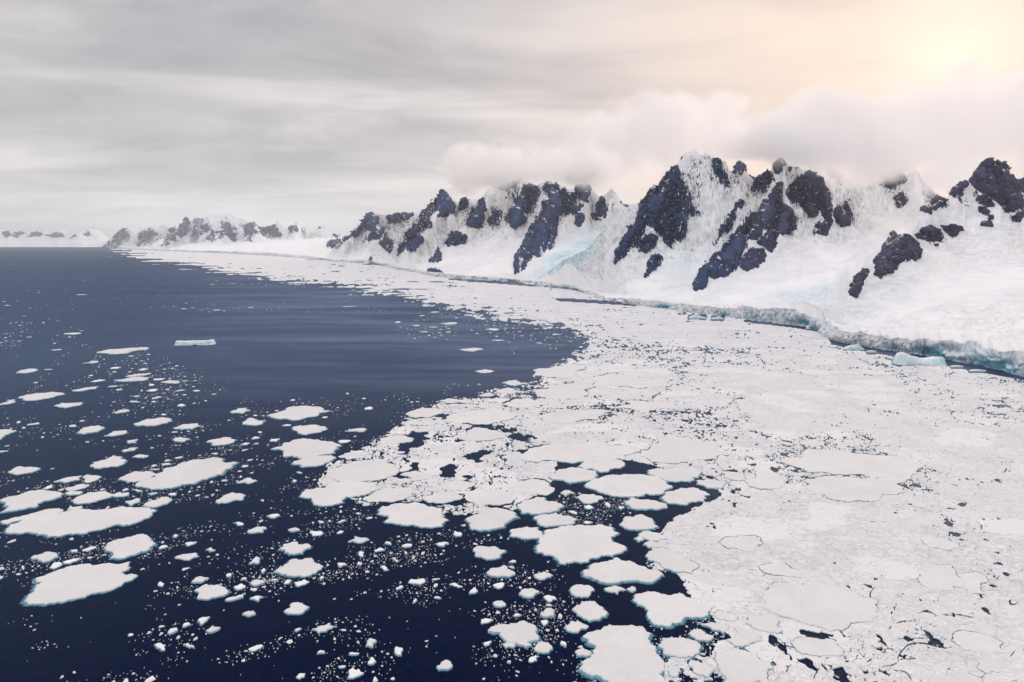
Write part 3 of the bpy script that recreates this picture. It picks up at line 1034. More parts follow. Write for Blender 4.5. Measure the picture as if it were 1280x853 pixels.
def tile(x0, y0, s, items):
    for pts, lab in items:
        FL.append(([(x0 + a / s, y0 + b / s) for a, b in pts], lab))


S1 = 1280 / 260.0
tile(0, 570, S1, [
    ([(40, 480), (60, 430), (200, 385), (400, 350), (600, 340), (850, 325), (920, 325), (935, 365), (880, 400), (800, 430), (620, 462), (520, 485), (380, 500), (300, 505), (270, 490), (200, 478), (120, 485)],
     'longest flat slab in the dark water, a thin crack across its middle'),
    ([(640, 570), (660, 545), (800, 505), (860, 488), (910, 500), (920, 530), (955, 548), (900, 590), (840, 608), (680, 635), (690, 595)],
     'medium pointed slab with turquoise fringe just below the cracked long slab'),
    ([(195, 645), (215, 620), (290, 597), (350, 620), (320, 645), (260, 658)], 'small bluish dome of ice between the two biggest open-water slabs'),
    ([(560, 70), (570, 45), (690, 3), (750, 8), (765, 45), (720, 70), (610, 82)], 'smooth oval floe above the brash beside the tilted long slab'),
    ([(50, 105), (120, 70), (250, 80), (200, 105), (110, 120)], 'lone lens-shaped floe with pale blue rim in empty dark water by the frame edge'),
    ([(0, 275), (120, 245), (180, 222), (320, 225), (390, 240), (330, 270), (220, 320), (100, 340), (0, 355)], 'broad slab cut by the frame edge, above the cracked long slab'),
    ([(330, 165), (420, 138), (505, 128), (490, 150), (400, 170)], 'narrow pale blade of ice, topmost of the pieces above the cut-off slab'),
    ([(380, 205), (470, 185), (550, 182), (510, 205), (420, 218)], 'thin tapered floe under the narrow pale blade'),
    ([(440, 280), (560, 230), (610, 225), (680, 260), (600, 280), (500, 300)], 'kite-shaped floe among crowded pieces above the cracked long slab'),
    ([(400, 235), (450, 220), (505, 225), (490, 242), (430, 247)], 'small oval cake of ice tucked beside the kite-shaped floe'),
    ([(740, 140), (830, 100), (940, 100), (950, 125), (860, 160), (790, 170)], 'broken floe hugging the upper tip of the tilted long slab'),
    ([(0, 410), (90, 385), (250, 345), (390, 340), (340, 365), (150, 400), (40, 425)], 'thin sliver lying along the upper edge of the cracked long slab'),
    ([(510, 140), (530, 120), (570, 125), (600, 150), (560, 168), (520, 165)], 'chunky little floe at the end of the narrow pale blade'),
    ([(690, 245), (740, 228), (795, 232), (770, 252), (710, 256)], 'small lens of ice under the tip of the tilted long slab'),
    ([(890, 300), (1000, 258), (1050, 270), (1030, 300), (940, 325), (890, 320)], 'wedge floe below the tilted long slab, touching the end of the cracked one'),
    ([(770, 285), (840, 265), (855, 290), (800, 312)], 'stubby cake wedged between the two long slabs'),
    ([(410, 345), (430, 312), (505, 315), (480, 340)], 'squarish cake pressed on the upper edge of the cracked long slab'),
    ([(1075, 630), (1190, 605), (1220, 620), (1160, 648), (1110, 640)], 'curved sliver drifting alone beyond the medium pointed slab'),
])
FL.append(([(x / 2.909, 633 + y / 2.909) for x, y in [(95, 345), (130, 300), (130, 270), (190, 245), (290, 215), (470, 205), (475, 225), (440, 245), (485, 250), (430, 295), (330, 322), (250, 345), (150, 360), (100, 360)]],
           'largest slab of the dark lower water, notched edge and turquoise fringe'))
FL.append(([(171, 609), (183, 601), (203, 588), (244, 576), (270, 573), (298, 579), (281, 588), (278, 594), (258, 600), (240, 606), (215, 611), (185, 611)],
           'tilted long slab with brash crowded along both its sides'))
tile(0, 480, S1, [
    ([(120, 90), (200, 65), (330, 52), (380, 58), (330, 85), (220, 105), (140, 102)], 'slim white floe by the frame edge among scattered far brash'),
    ([(330, 140), (380, 120), (500, 118), (490, 135), (400, 152)], 'smooth elliptical floe standing clear below the slim white one'),
    ([(475, 305), (510, 275), (600, 262), (645, 272), (600, 298), (520, 312)], 'diamond-shaped floe, first of a pair in quiet dark water'),
    ([(640, 325), (700, 297), (780, 292), (770, 310), (700, 325)], 'flat floe beside the diamond-shaped one, lower of the pair'),
    ([(820, 250), (900, 222), (1000, 210), (1055, 222), (1020, 245), (900, 262)], 'bright elliptical floe above a stream of small brash'),
    ([(1065, 275), (1120, 255), (1210, 248), (1240, 262), (1190, 282), (1110, 285)], 'oval floe just beyond the bright elliptical one'),
    ([(0, 285), (70, 283), (95, 295), (40, 315), (0, 345)], 'blunt floe cut in half by the frame edge'),
    ([(690, 180), (740, 165), (785, 162), (770, 178), (720, 185)], 'little spindle of ice above the bright elliptical floe'),
    ([(0, 130), (40, 110), (100, 100), (90, 118), (0, 134)], 'ragged strip cut by the frame edge next to the slim white floe'),
    ([(750, 415), (800, 400), (850, 395), (830, 412), (770, 423)], 'small spindle floe above the smooth oval one'),
    ([(815, 455), (860, 438), (915, 445), (880, 460)], 'small cake at the start of the brash stream'),
    ([(1060, 350), (1110, 332), (1165, 345), (1120, 362)], 'neat oval cake at the upper end of the brash stream'),
    ([(780, 358), (850, 345), (840, 366), (790, 370)], 'tiny flat cake between the elliptical floes and the spindle'),
])
tile(0, 390, S1, [
    ([(595, 255), (680, 232), (870, 220), (890, 238), (780, 258), (680, 263)], 'sharp white sliver floating near the tabular iceberg'),
    ([(700, 425), (830, 405), (945, 405), (880, 428), (760, 433)], 'long thin strip, lower of two parallel strips in far brash'),
    ([(770, 402), (850, 385), (930, 380), (900, 393)], 'thin strip, upper of two parallel strips in far brash'),
    ([(120, 365), (170, 355), (210, 372), (160, 380)], 'small far floe close to the frame edge in a line of brash'),
    ([(450, 485), (530, 470), (610, 462), (590, 475), (500, 490)], 'faint long strip of ice below the sharp white sliver'),
    ([(990, 435), (1050, 422), (1105, 430), (1080, 445)], 'brownish-white strip at the end of the parallel strips'),
    ([(510, 320), (560, 305), (600, 305), (570, 320)], 'tiny far strip directly under the sharp white sliver'),
])
tile(240, 480, S1, [
    ([(485, 210), (560, 170), (670, 140), (800, 150), (875, 175), (800, 180), (760, 205), (640, 228), (540, 222)], 'spindle-shaped white floe, farthest big one in the open water'),
    ([(620, 285), (660, 260), (760, 255), (830, 275), (790, 300), (700, 318)], 'small hexagonal floe between two bigger white ones'),
    ([(485, 405), (560, 370), (700, 340), (780, 348), (915, 380), (870, 430), (740, 455), (650, 462), (560, 440)], 'broad smooth floe with a green tinted underwater foot'),
    ([(620, 495), (680, 465), (760, 450), (860, 445), (850, 480), (760, 510), (690, 515)], 'tongue of ice pressed under the broad smooth floe'),
    ([(820, 570), (870, 525), (1000, 480), (1130, 470), (1250, 510), (1260, 560), (1170, 590), (1040, 605), (880, 600)], 'wide rubble-strewn floe at the seaward corner of the pack'),
    ([(670, 690), (700, 655), (820, 645), (830, 615), (950, 605), (1080, 610), (1180, 640), (1060, 690), (950, 700), (930, 735), (830, 755), (750, 748), (740, 715), (690, 705)], 'hooked floe with a hollow of dark slush in it'),
    ([(900, 450), (980, 412), (1060, 410), (1095, 430), (1040, 460), (950, 470)], 'small rounded floe squeezed above the rubble-strewn one'),
    ([(145, 735), (200, 690), (250, 672), (330, 690), (310, 720), (210, 738)], 'clean oval floe standing alone below the tilted long slab'),
    ([(240, 178), (280, 155), (340, 152), (360, 168), (310, 185)], 'lone little oval floe short of the spindle-shaped one'),
    ([(310, 250), (350, 215), (400, 230), (455, 232), (400, 258)], 'lumpy small floe trailing crumbs beside the spindle-shaped one'),
    ([(90, 360), (150, 345), (240, 335), (278, 350), (220, 375), (120, 380)], 'flat floe closing the brash stream above the tilted long slab'),
    ([(940, 295), (1000, 282), (1070, 280), (1040, 300)], 'thin flake beyond the small hexagonal floe'),
    ([(275, 615), (340, 580), (400, 600), (350, 618)], 'small triangular floe off the end of the tilted long slab'),
])
FL.append(([(455, 626), (466, 618), (484, 611), (502, 610), (516, 612), (516, 620), (505, 626), (490, 629), (470, 629), (460, 629)], 'flat floe with straight sides joined to the hooked one'))
tile(240, 640, S1, [
    ([(505, 375), (570, 330), (600, 305), (740, 290), (760, 320), (805, 345), (760, 385), (660, 400), (580, 400), (545, 385)], 'pitted grey-white floe under a ring of rotten ice'),
    ([(530, 240), (560, 210), (640, 190), (720, 205), (730, 225), (680, 260), (600, 270)], 'round rotten floe peppered with dark holes'),
    ([(15, 490), (90, 450), (165, 455), (220, 490), (180, 525), (100, 545), (30, 535)], 'stout rounded floe with turquoise lower edge in scattered crumbs'),
    ([(570, 625), (600, 580), (660, 563), (720, 590), (690, 620), (620, 635)], 'hat-shaped floe alone below the pitted one'),
    ([(735, 735), (790, 710), (850, 690), (885, 710), (830, 740), (780, 755)], 'ragged lump of ice low in the dark water'),
    ([(960, 190), (1000, 155), (1090, 175), (1050, 195)], 'small peaked floe standing off the pack edge'),
    ([(340, 125), (400, 98), (460, 105), (430, 132), (360, 135)], 'tilted oval cake above the rotten round floe'),
    ([(360, 445), (400, 425), (465, 430), (420, 450), (380, 460)], 'small leaf-shaped floe beside the pitted one'),
    ([(85, 740), (130, 708), (175, 718), (140, 742)], 'tiny pointed floe under the stout rounded one'),
    ([(310, 640), (350, 618), (390, 630), (360, 648)], 'small cake with crumbs piled on its far side'),
    ([(1070, 835), (1090, 790), (1135, 800), (1110, 840)], 'upright little lump in the lowest dark water'),
    ([(205, 550), (270, 530), (330, 505), (310, 535), (250, 550)], 'crooked splinter beside the stout rounded floe'),
    ([(0, 440), (50, 405), (105, 415), (60, 440)], 'small doubled cake above the stout rounded floe'),
    ([(590, 115), (630, 105), (665, 118), (620, 128)], 'tiny flat cake above the rotten round floe'),
    ([(85, 240), (120, 225), (145, 240), (110, 250)], 'tiny bright nub amid a cluster of crumbs'),
    ([(350, 325), (390, 285), (420, 295), (400, 325)], 'pair-shaped nub amid crumbs short of the rotten round floe'),
])
tile(470, 480, S1, [
    ([(15, 360), (100, 325), (180, 322), (235, 340), (210, 365), (110, 382), (60, 380)], 'clean oval floe at the tip where pack meets open water'),
    ([(180, 190), (290, 145), (400, 160), (410, 185), (330, 210), (240, 212)], 'teardrop floe at the outer pack edge'),
    ([(400, 225), (450, 195), (560, 170), (700, 155), (880, 190), (850, 215), (760, 240), (620, 252), (480, 245)], 'very broad smooth floe along the outer pack edge'),
    ([(390, 110), (450, 93), (560, 95), (600, 110), (570, 125), (450, 122)], 'thin pale floe behind the teardrop one'),
    ([(735, 50), (820, 28), (900, 50), (850, 65), (760, 62)], 'pointed small floe off the far pack edge'),
    ([(625, 75), (690, 58), (730, 70), (690, 82)], 'tiny floe beside the pointed one at the far pack edge'),
    ([(220, 290), (290, 272), (365, 280), (330, 298), (250, 300)], 'small oval cake in a dark pool inside the pack edge'),
    ([(510, 320), (560, 290), (640, 270), (760, 300), (840, 310), (760, 340), (620, 355), (530, 345)], 'irregular floe below the very broad smooth one'),
    ([(780, 130), (860, 95), (950, 88), (1080, 120), (1020, 150), (870, 150)], 'flat floe with a dark pool at its lower rim'),
    ([(380, 630), (450, 600), (630, 600), (610, 630), (500, 660), (420, 650)], 'long floe above the domed one in the pack front'),
    ([(270, 700), (350, 680), (470, 665), (530, 690), (480, 720), (400, 738), (330, 735)], 'small slanted floe above the big scalloped one'),
    ([(530, 670), (640, 640), (760, 655), (860, 690), (850, 720), (750, 750), (650, 755), (560, 720)], 'domed wide floe in the middle of the pack front'),
    ([(800, 640), (870, 600), (990, 590), (1060, 610), (1100, 645), (1050, 690), (960, 680), (860, 670)], 'rough oval floe beside the small-pieces inlet'),
    ([(870, 765), (920, 720), (1040, 705), (1130, 740), (1090, 790), (980, 805), (900, 800)], 'smooth round floe at the mouth of the inlet'),
    ([(150, 565), (250, 540), (340, 560), (320, 590), (220, 605)], 'small floe among dark cracks inside the pack edge'),
])
FL.append(([(650, 574), (665, 561), (690, 555), (740, 553), (790, 558), (800, 566), (760, 577), (715, 580), (670, 579)], 'vast smooth floe deep in the pack above the inlet'))
FL.append(([(686, 597), (698, 588), (725, 586), (745, 590), (744, 598), (735, 602), (710, 604), (690, 601)], 'flat floe bounding the head of the inlet'))
tile(470, 570, S1, [
    ([(20, 345), (110, 300), (240, 290), (330, 320), (410, 330), (410, 370), (445, 400), (400, 440), (320, 445), (230, 430), (110, 420), (60, 405), (75, 375)], 'big scalloped floe at the lower pack front with turquoise rim'),
    ([(550, 395), (620, 345), (700, 325), (800, 335), (860, 360), (880, 385), (800, 415), (720, 455), (640, 465), (580, 445), (590, 420)], 'heart-shaped floe next to the big scalloped one'),
    ([(595, 585), (620, 560), (740, 565), (795, 595), (750, 635), (680, 645), (620, 625)], 'small trapezoid floe adrift below the heart-shaped one'),
    ([(690, 735), (700, 705), (780, 680), (850, 720), (840, 740), (750, 750)], 'cap-shaped floe below the small trapezoid one'),
    ([(820, 500), (830, 460), (930, 440), (1000, 445), (1025, 490), (1000, 515), (900, 515)], 'small floe stuck on the flank of the great central slab'),
    ([(970, 395), (1010, 370), (1100, 358), (1240, 395), (1200, 430), (1100, 438), (1010, 435)], 'low oval floe on top of the great central slab'),
    ([(970, 740), (1030, 718), (1090, 740), (1040, 765), (990, 760)], 'tiny almond floe below the great central slab'),
])
FL.append(([(672, 692), (675, 680), (681, 669), (697, 662), (725, 657), (751, 657), (773, 667), (767, 672), (782, 686), (777, 692), (751, 696), (726, 705), (700, 706), (697, 700), (680, 694)],
           'great central slab with turquoise lower rim'))
tile(540, 680, S1, [
    ([(535, 310), (570, 285), (610, 280), (660, 305), (610, 335), (560, 330)], 'small dome floe in dark water below the almond one'),
    ([(845, 290), (890, 258), (960, 262), (1000, 290), (950, 335), (880, 325)], 'rounded floe under the shield-shaped one'),
    ([(865, 405), (900, 385), (920, 360), (995, 360), (1030, 390), (1080, 430), (1040, 460), (940, 470), (890, 445)], 'stepped floe with a flat notched top edge'),
    ([(815, 520), (850, 480), (900, 485), (965, 515), (900, 550), (840, 545)], 'small bean floe above the huge lowest slab'),
    ([(345, 540), (390, 510), (490, 500), (560, 482), (630, 510), (640, 560), (658, 590), (620, 605), (520, 620), (440, 595)], 'grainy trapezoid floe with three little cakes at its foot'),
    ([(435, 625), (470, 600), (515, 620), (500, 645), (450, 645)], 'little cake, first of three under the grainy trapezoid floe'),
    ([(625, 650), (650, 615), (690, 605), (740, 645), (720, 672), (660, 675)], 'largest of three cakes under the grainy trapezoid floe'),
    ([(880, 670), (920, 648), (980, 675), (950, 700), (890, 690)], 'crumbly cake tucked in the notch of the huge lowest slab'),
    ([(30, 760), (75, 725), (125, 750), (90, 780), (40, 782)], 'isolated peaked chunk in the darkest lowest water'),
    ([(665, 440), (710, 405), (755, 420), (750, 450), (680, 452)], 'lumpy chunk between the dome floe and the bean one'),
    ([(375, 375), (420, 358), (455, 380), (430, 397)], 'bright small lump above the grainy trapezoid floe'),
    ([(530, 632), (575, 618), (612, 632), (575, 648)], 'middle and smallest of three cakes under the grainy trapezoid floe'),
])
FL.append(([(724, 838), (726, 830), (742, 818), (745, 810), (731, 800), (732, 795), (781, 784), (803, 785), (815, 794), (820, 810), (830, 830), (835, 860), (800, 872), (765, 858), (745, 846)],
           'huge notched slab cut by the lower frame edge'))
tile(720, 680, S1, [
    ([(45, 175), (80, 140), (190, 115), (250, 90), (330, 110), (430, 150), (525, 180), (510, 215), (400, 240), (230, 248), (130, 225)], 'shield-shaped slab just below the great central one'),
    ([(345, 350), (365, 315), (480, 300), (640, 305), (720, 345), (840, 375), (810, 430), (790, 455), (650, 490), (570, 515), (480, 500), (445, 460), (450, 420), (380, 380)], 'big pale slab with blue rim above the huge lowest one'),
    ([(510, 640), (530, 592), (640, 590), (740, 610), (760, 655), (680, 708), (585, 700), (535, 680)], 'rectangular floe fitted against the huge lowest slab'),
    ([(690, 560), (720, 535), (770, 535), (845, 575), (810, 605), (740, 600)], 'lens floe under the big pale slab'),
    ([(925, 600), (970, 520), (1080, 550), (1150, 600), (1050, 635), (970, 635)], 'angular floe above the square one at the lower frame edge'),
    ([(850, 670), (960, 655), (1100, 680), (1190, 740), (1180, 790), (1210, 870), (1000, 900), (900, 870), (890, 790), (850, 720)], 'square slab cut by the lower frame edge beside a dark pool'),
    ([(690, 750), (710, 722), (800, 750), (850, 790), (800, 830), (725, 800)], 'leaf floe between the two slabs cut by the frame edge'),
    ([(175, 280), (240, 262), (310, 290), (260, 315), (200, 300)], 'rough small cake under the shield-shaped slab'),
    ([(1040, 490), (1100, 450), (1240, 470), (1275, 540), (1200, 555), (1080, 520)], 'pentagon floe at the foot of the great pack slab'),
    ([(830, 440), (885, 415), (1000, 440), (980, 480), (880, 470)], 'small floe at the corner of the big pale slab'),
    ([(745, 490), (830, 492), (945, 510), (915, 562), (840, 538)], 'cracked floe between the pale slab and the angular one'),
    ([(312, 285), (340, 270), (370, 290), (350, 303)], 'tiny brick of ice under the shield-shaped slab'),
    ([(565, 790), (600, 765), (650, 795), (610, 830)], 'small cake in slush beside the huge lowest slab'),
])
tile(700, 560, S1, [
    ([(155, 240), (200, 195), (320, 170), (500, 170), (640, 205), (690, 240), (640, 275), (500, 300), (400, 305), (270, 285)], 'wide leaf-shaped floe in the middle of the inlet'),
    ([(540, 160), (600, 130), (700, 125), (830, 150), (850, 185), (800, 215), (700, 213), (580, 190)], 'flat oval floe at the far bank of the inlet'),
    ([(625, 315), (640, 280), (740, 250), (850, 255), (920, 290), (890, 330), (770, 355), (660, 345)], 'neat almost round floe outlined by dark water'),
    ([(370, 480), (400, 430), (500, 415), (570, 445), (600, 495), (490, 508), (400, 500)], 'bell-shaped floe above the great central slab'),
    ([(395, 335), (430, 312), (550, 325), (655, 355), (600, 385), (480, 385)], 'smooth wedge floe under the wide leaf-shaped one'),
    ([(130, 110), (190, 85), (330, 75), (400, 100), (370, 130), (260, 155), (150, 135)], 'floe under a dark triangular pool at the inlet head'),
    ([(95, 310), (150, 290), (265, 310), (230, 335), (150, 345)], 'small floe among crumbs inside the inlet'),
    ([(485, 545), (530, 517), (600, 530), (660, 570), (600, 580), (520, 565)], 'slender floe, upper of three by the dark channel'),
    ([(510, 600), (550, 580), (630, 595), (620, 615), (550, 620)], 'small oval, lower of three by the dark channel'),
    ([(455, 565), (490, 550), (518, 572), (490, 587)], 'tiny round cake afloat in the dark channel'),
    ([(840, 225), (900, 195), (1030, 225), (1000, 250), (900, 250)], 'small floe wedged behind the neat round one'),
    ([(545, 650), (620, 620), (700, 640), (800, 700), (820, 780), (740, 770), (620, 730), (570, 700)], 'crumbling tongue of pack ice over a turquoise pool'),
    ([(980, 180), (1040, 150), (1140, 180), (1100, 210)], 'small cake ringed by dark cracks near the vast double floe'),
    ([(985, 590), (1040, 550), (1200, 545), (1260, 600), (1180, 640), (1060, 620)], 'faint flat floe inside the rubble field'),
    ([(5, 285), (50, 265), (90, 285), (40, 303)], 'small cake with sharp corners in the inlet'),
])
tile(930, 680, S1, [
    ([(110, 340), (150, 290), (280, 245), (420, 232), (550, 240), (640, 290), (720, 330), (830, 360), (810, 430), (800, 485), (690, 490), (640, 520), (540, 550), (440, 515), (300, 470), (200, 440), (110, 400)],
     'great smooth pack slab with turquoise slits along its lower edge'),
    ([(280, 610), (380, 580), (560, 600), (600, 650), (480, 700), (350, 680)], 'rubbly floe below the great pack slab'),
])
tile(860, 530, 3.048, [
    ([(350, 140), (430, 110), (600, 108), (760, 125), (900, 165), (880, 193), (600, 197), (450, 183)], 'upper half of the vast double floe in the pack'),
    ([(430, 240), (450, 212), (620, 205), (860, 206), (830, 260), (720, 295), (640, 295), (500, 270)], 'lower half of the vast double floe in the pack'),
    ([(870, 560), (900, 530), (1010, 540), (1060, 600), (1020, 640), (930, 650), (880, 610)], 'smooth greyish floe with a thin crack on one side'),
    ([(890, 445), (980, 440), (1030, 465), (1000, 490), (920, 475)], 'small smooth floe above the greyish cracked one'),
    ([(210, 215), (260, 180), (340, 190), (370, 235), (320, 255), (230, 240)], 'worn floe at the edge of the vast double floe'),
    ([(260, 540), (370, 530), (490, 570), (440, 590), (330, 580)], 'faint floe above the great pack slab'),
])
tile(1100, 640, 4.005, [
    ([(360, 650), (400, 600), (500, 610), (620, 660), (600, 700), (490, 705), (410, 690)], 'smooth floe ringed by slits near the lower frame corner'),
    ([(470, 750), (560, 740), (640, 780), (620, 810), (540, 815), (490, 790)], 'small smooth floe below the one ringed by slits'),
    ([(385, 310), (480, 300), (540, 350), (530, 420), (435, 420), (425, 370)], 'flat piece across the crack from the greyish floe'),
    ([(230, 835), (330, 802), (430, 806), (520, 850), (500, 900), (250, 900)], 'smooth floe cut by the lower frame edge near the corner'),
])
tile(500, 390, 3.2, [
    ([(535, 255), (600, 225), (700, 210), (750, 230), (700, 255), (640, 265)], 'outermost large floe of the far pack edge'),
    ([(545, 330), (620, 295), (720, 280), (800, 300), (740, 345), (620, 350)], 'broad flat floe behind the far pack edge'),
    ([(540, 420), (620, 390), (760, 390), (850, 400), (800, 430), (690, 450), (580, 445)], 'broad pale floe beyond the very broad smooth one'),
    ([(410, 285), (460, 275), (510, 288), (460, 298)], 'small floe leading the far pack edge'),
    ([(300, 240), (340, 232), (375, 240), (340, 247)], 'lone small floe on the grey sea before the pack edge'),
    ([(240, 153), (290, 147), (335, 153), (290, 160)], 'lone thin floe farther out on the grey sea'),
    ([(740, 265), (860, 245), (1000, 270), (1100, 290), (960, 310), (800, 295)], 'long flat floe crossing the far pack'),
    ([(860, 390), (920, 355), (1050, 360), (1120, 385), (1000, 405)], 'pale floe in the middle of the far pack'),
    ([(960, 560), (1020, 495), (1150, 500), (1280, 530), (1250, 590), (1100, 610), (1000, 600)], 'large featureless floe above the inlet'),
    ([(155, 48), (200, 43), (230, 48), (190, 53)], 'tiny far floe on the grey sea below the cape'),
])


from mathutils.geometry import delaunay_2d_cdt


# ------------------------------------------------------------------ floes as solid plates
def chaikin(p, n=1):
    for _ in range(n):
        q = np.roll(p, -1, 0)
        p = np.stack([0.86 * p + 0.14 * q, 0.14 * p + 0.86 * q], 1).reshape(-1, 2)
    return p


def fractal(p, min_len, rough, rg):
    for _ in range(4):
        q = np.roll(p, -1, 0)
        d = q - p
        L = np.hypot(d[:, 0], d[:, 1])
        out = []
        for i in range(len(p)):
            out.append(p[i])
            if L[i] > min_len:
                n = np.array([-d[i, 1], d[i, 0]])
                out.append(p[i] + d[i] * (0.5 + 0.12 * rg.normal()) + n * float(np.clip(rg.normal(), -1.7, 1.7)) * rough)
        p = np.array(out)
    return p


def area(p):
    q = np.roll(p, -1, 0)
    return 0.5 * np.sum(p[:, 0] * q[:, 1] - q[:, 0] * p[:, 1])


def floe_meshes(p, h, mat, rg):
    """a plate of ice with a snow cover; p is a counter-clockwise outline round (0, 0)"""
    n = len(p)
    q = np.roll(p, -1, 0) - np.roll(p, 1, 0)
    nn = np.stack([q[:, 1], -q[:, 0]], 1) / (np.hypot(q[:, 0], q[:, 1])[:, None] + 1e-6)
    s = math.sqrt(abs(area(p)))
    ins = min(0.8 * h / s, 0.10)
    tilt = rg.normal(size=2) * 0.0012
    inner = p * (1 - ins)
    top_ = np.column_stack([inner, h + inner @ tilt])
    rim = np.column_stack([p, h * (0.74 + 0.07 * rg.normal(size=n).clip(-1.5, 1.5))])
    low = np.column_stack([p + nn * 0.10 * h, np.full(n, 0.12)])
    foot_ = np.column_stack([p - nn * 0.1, np.full(n, -0.4)])
    band = [(i, n + i, n + (i + 1) % n, (i + 1) % n) for i in range(n)]
    # the top: outline plus scattered inner points, gently drifted snow
    lo_, hi_ = inner.min(0), inner.max(0)
    st_ = s / 9.0
    gx_, gy_ = np.meshgrid(np.arange(lo_[0], hi_[0], st_), np.arange(lo_[1], hi_[1], st_), indexing='ij')
    pin = np.stack([gx_.ravel(), gy_.ravel()], 1) + rg.uniform(-.3, .3, (gx_.size, 2)) * st_
    if len(pin):
        pin = pin[in_poly(pin[:, 0], pin[:, 1], inner)]
    if len(pin):
        pin = pin[edge_dist(pin[:, 0], pin[:, 1], inner) > 0.35 * st_]
    allp = np.concatenate([inner, pin]) if len(pin) else inner
    vv_, _, ff_, _, _, _ = delaunay_2d_cdt([Vector(v) for v in allp], [(i, (i + 1) % n) for i in range(n)], [], 1, 1e-4)
    vt = np.array([v[:] for v in vv_])
    rel = 0.16 * fbm(vt[:, 0] / (0.35 * s + 2) + h * 9, vt[:, 1] / (0.35 * s + 2), octs=3) * min(s / 12.0, 1.0)
    rel[:n] *= 0.3
    vz = np.column_stack([vt, h + vt @ tilt + rel])
    m0 = len(vz)
    ft_ = []
    for f in ff_:
        f = list(f)
        a_, b_, c_ = (vt[k] for k in f[:3])
        ft_.append(f if (b_[0] - a_[0]) * (c_[1] - a_[1]) - (b_[1] - a_[1]) * (c_[0] - a_[0]) > 0 else f[::-1])
    cover = mesh_lists('snow_cover', np.concatenate([vz, top_, rim]), ft_ + [tuple(v + m0 for v in f) for f in band], mat, True)
    slab = mesh_lists('ice_slab', np.concatenate([rim, low, foot_]), band + [tuple(v + n for v in f) for f in band], M_SLAB)
    return cover, slab, nn


def ledge_mesh(p, nn, w):
    n = len(p)
    w = w[:, None]
    # smooth the outward directions so the foot stays even
    for _ in range(3):
        nn = (np.roll(nn, 1, 0) + nn + np.roll(nn, -1, 0))
        nn /= np.hypot(nn[:, 0], nn[:, 1])[:, None] + 1e-6
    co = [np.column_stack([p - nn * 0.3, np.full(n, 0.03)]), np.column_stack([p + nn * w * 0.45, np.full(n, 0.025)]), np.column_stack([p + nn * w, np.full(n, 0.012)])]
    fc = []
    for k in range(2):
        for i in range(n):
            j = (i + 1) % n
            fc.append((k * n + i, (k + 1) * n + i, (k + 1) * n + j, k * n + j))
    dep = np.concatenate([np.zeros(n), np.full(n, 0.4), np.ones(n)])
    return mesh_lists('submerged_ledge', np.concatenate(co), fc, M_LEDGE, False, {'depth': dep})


MX0, MY0 = -260, 311            # raster of the ice, one node per frame pixel
MW, MH = 2260, 640
floe_mask = np.zeros((MW, MH), bool)


def stamp(poly):
    pa = np.array(poly)
    x0, y0 = np.floor(pa.min(0)).astype(int) - 1
    x1, y1 = np.ceil(pa.max(0)).astype(int) + 2
    gx, gy = np.meshgrid(np.arange(x0, x1), np.arange(y0, y1), indexing='ij')
    ins = in_poly(gx + 0.0, gy + 0.0, poly)
    ix, iy = gx[ins] - MX0, gy[ins] - MY0
    ok = (ix >= 0) & (iy >= 0) & (ix < MW) & (iy < MH)
    return ix[ok], iy[ok]


def world_to_px(X, Y, Z=0.0):
    d = Y * CP - (Z - CAM_H) * SP
    return 640 + FPX * X / d, 426.5 - FPX * (Y * SP + (Z - CAM_H) * CP) / d


def add_floe(pw, label, h, mat, rg, ledge=True, group=None):
    c = pw.mean(0)
    p = pw - c
    if area(p) < 0:
        p = p[::-1].copy()
    cover, slab, nn = floe_meshes(p, h, mat, rg)
    o = empty('ice_floe', (c[0], c[1], 0), label=label, category='ice floe')
    if group:
        o['group'] = group
    link('snow_cover', cover, o)
    link('ice_slab', slab, o)
    if ledge:
        s = math.sqrt(abs(area(p)))
        ang = rg.uniform(0, 6.28)
        dirw = 0.65 + 0.35 * (nn @ np.array([math.cos(ang), math.sin(ang)]))
        w = np.clip(0.05 * s + 0.5, 0.6, 2.4) * dirw * (1 + 0.35 * fbm(p[:, 0] / (0.2 * s + 1), p[:, 1] / (0.2 * s + 1), octs=2))
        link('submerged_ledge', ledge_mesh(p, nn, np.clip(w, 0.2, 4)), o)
    return o


# ------------------------------------------------------------------ pack: how closed the ice is, zone by zone
gx, gy = np.meshgrid(np.arange(MW) + MX0, np.arange(MH) + MY0, indexing='ij')
closed = np.zeros((MW, MH))


def zone(poly, val):
    ix, iy = stamp(poly)
    closed[ix, iy] = val


zone([(2100, 300), (2100, 1000), (1015, 1000), (960, 853), (905, 790), (872, 748), (850, 722), (812, 688), (832, 655), (850, 642), (905, 618), (880, 600), (845, 592), (800, 580), (740, 573), (700, 560), (650, 545), (610, 520), (680, 500), (688, 482), (676, 466), (735, 430),
      (712, 414), (640, 398), (560, 380), (500, 362), (400, 352), (300, 340), (220, 326), (140, 314), (140, 300)], 1.0)
zone([(560, 380), (500, 362), (400, 352), (300, 340), (220, 326), (140, 314), (140, 316), (200, 330), (300, 346), (420, 357), (470, 372), (560, 396), (640, 412), (690, 428), (730, 430)], 0.45)
zone([(130, 300), (420, 300), (640, 340), (640, 352), (560, 360), (400, 350), (300, 339), (220, 326), (140, 314)], 0.78)
zone([(640, 545), (610, 520), (680, 500), (688, 482), (676, 466), (640, 478), (605, 490), (545, 502), (510, 520), (478, 545), (440, 560), (405, 585), (395, 610), (450, 632), (480, 632), (560, 648), (640, 645), (690, 605), (700, 582), (690, 560)], 0.93)
zone([(820, 690), (850, 722), (872, 748), (905, 790), (960, 853), (1015, 1000), (840, 1000), (822, 790), (880, 770), (850, 745), (800, 705)], 0.62)
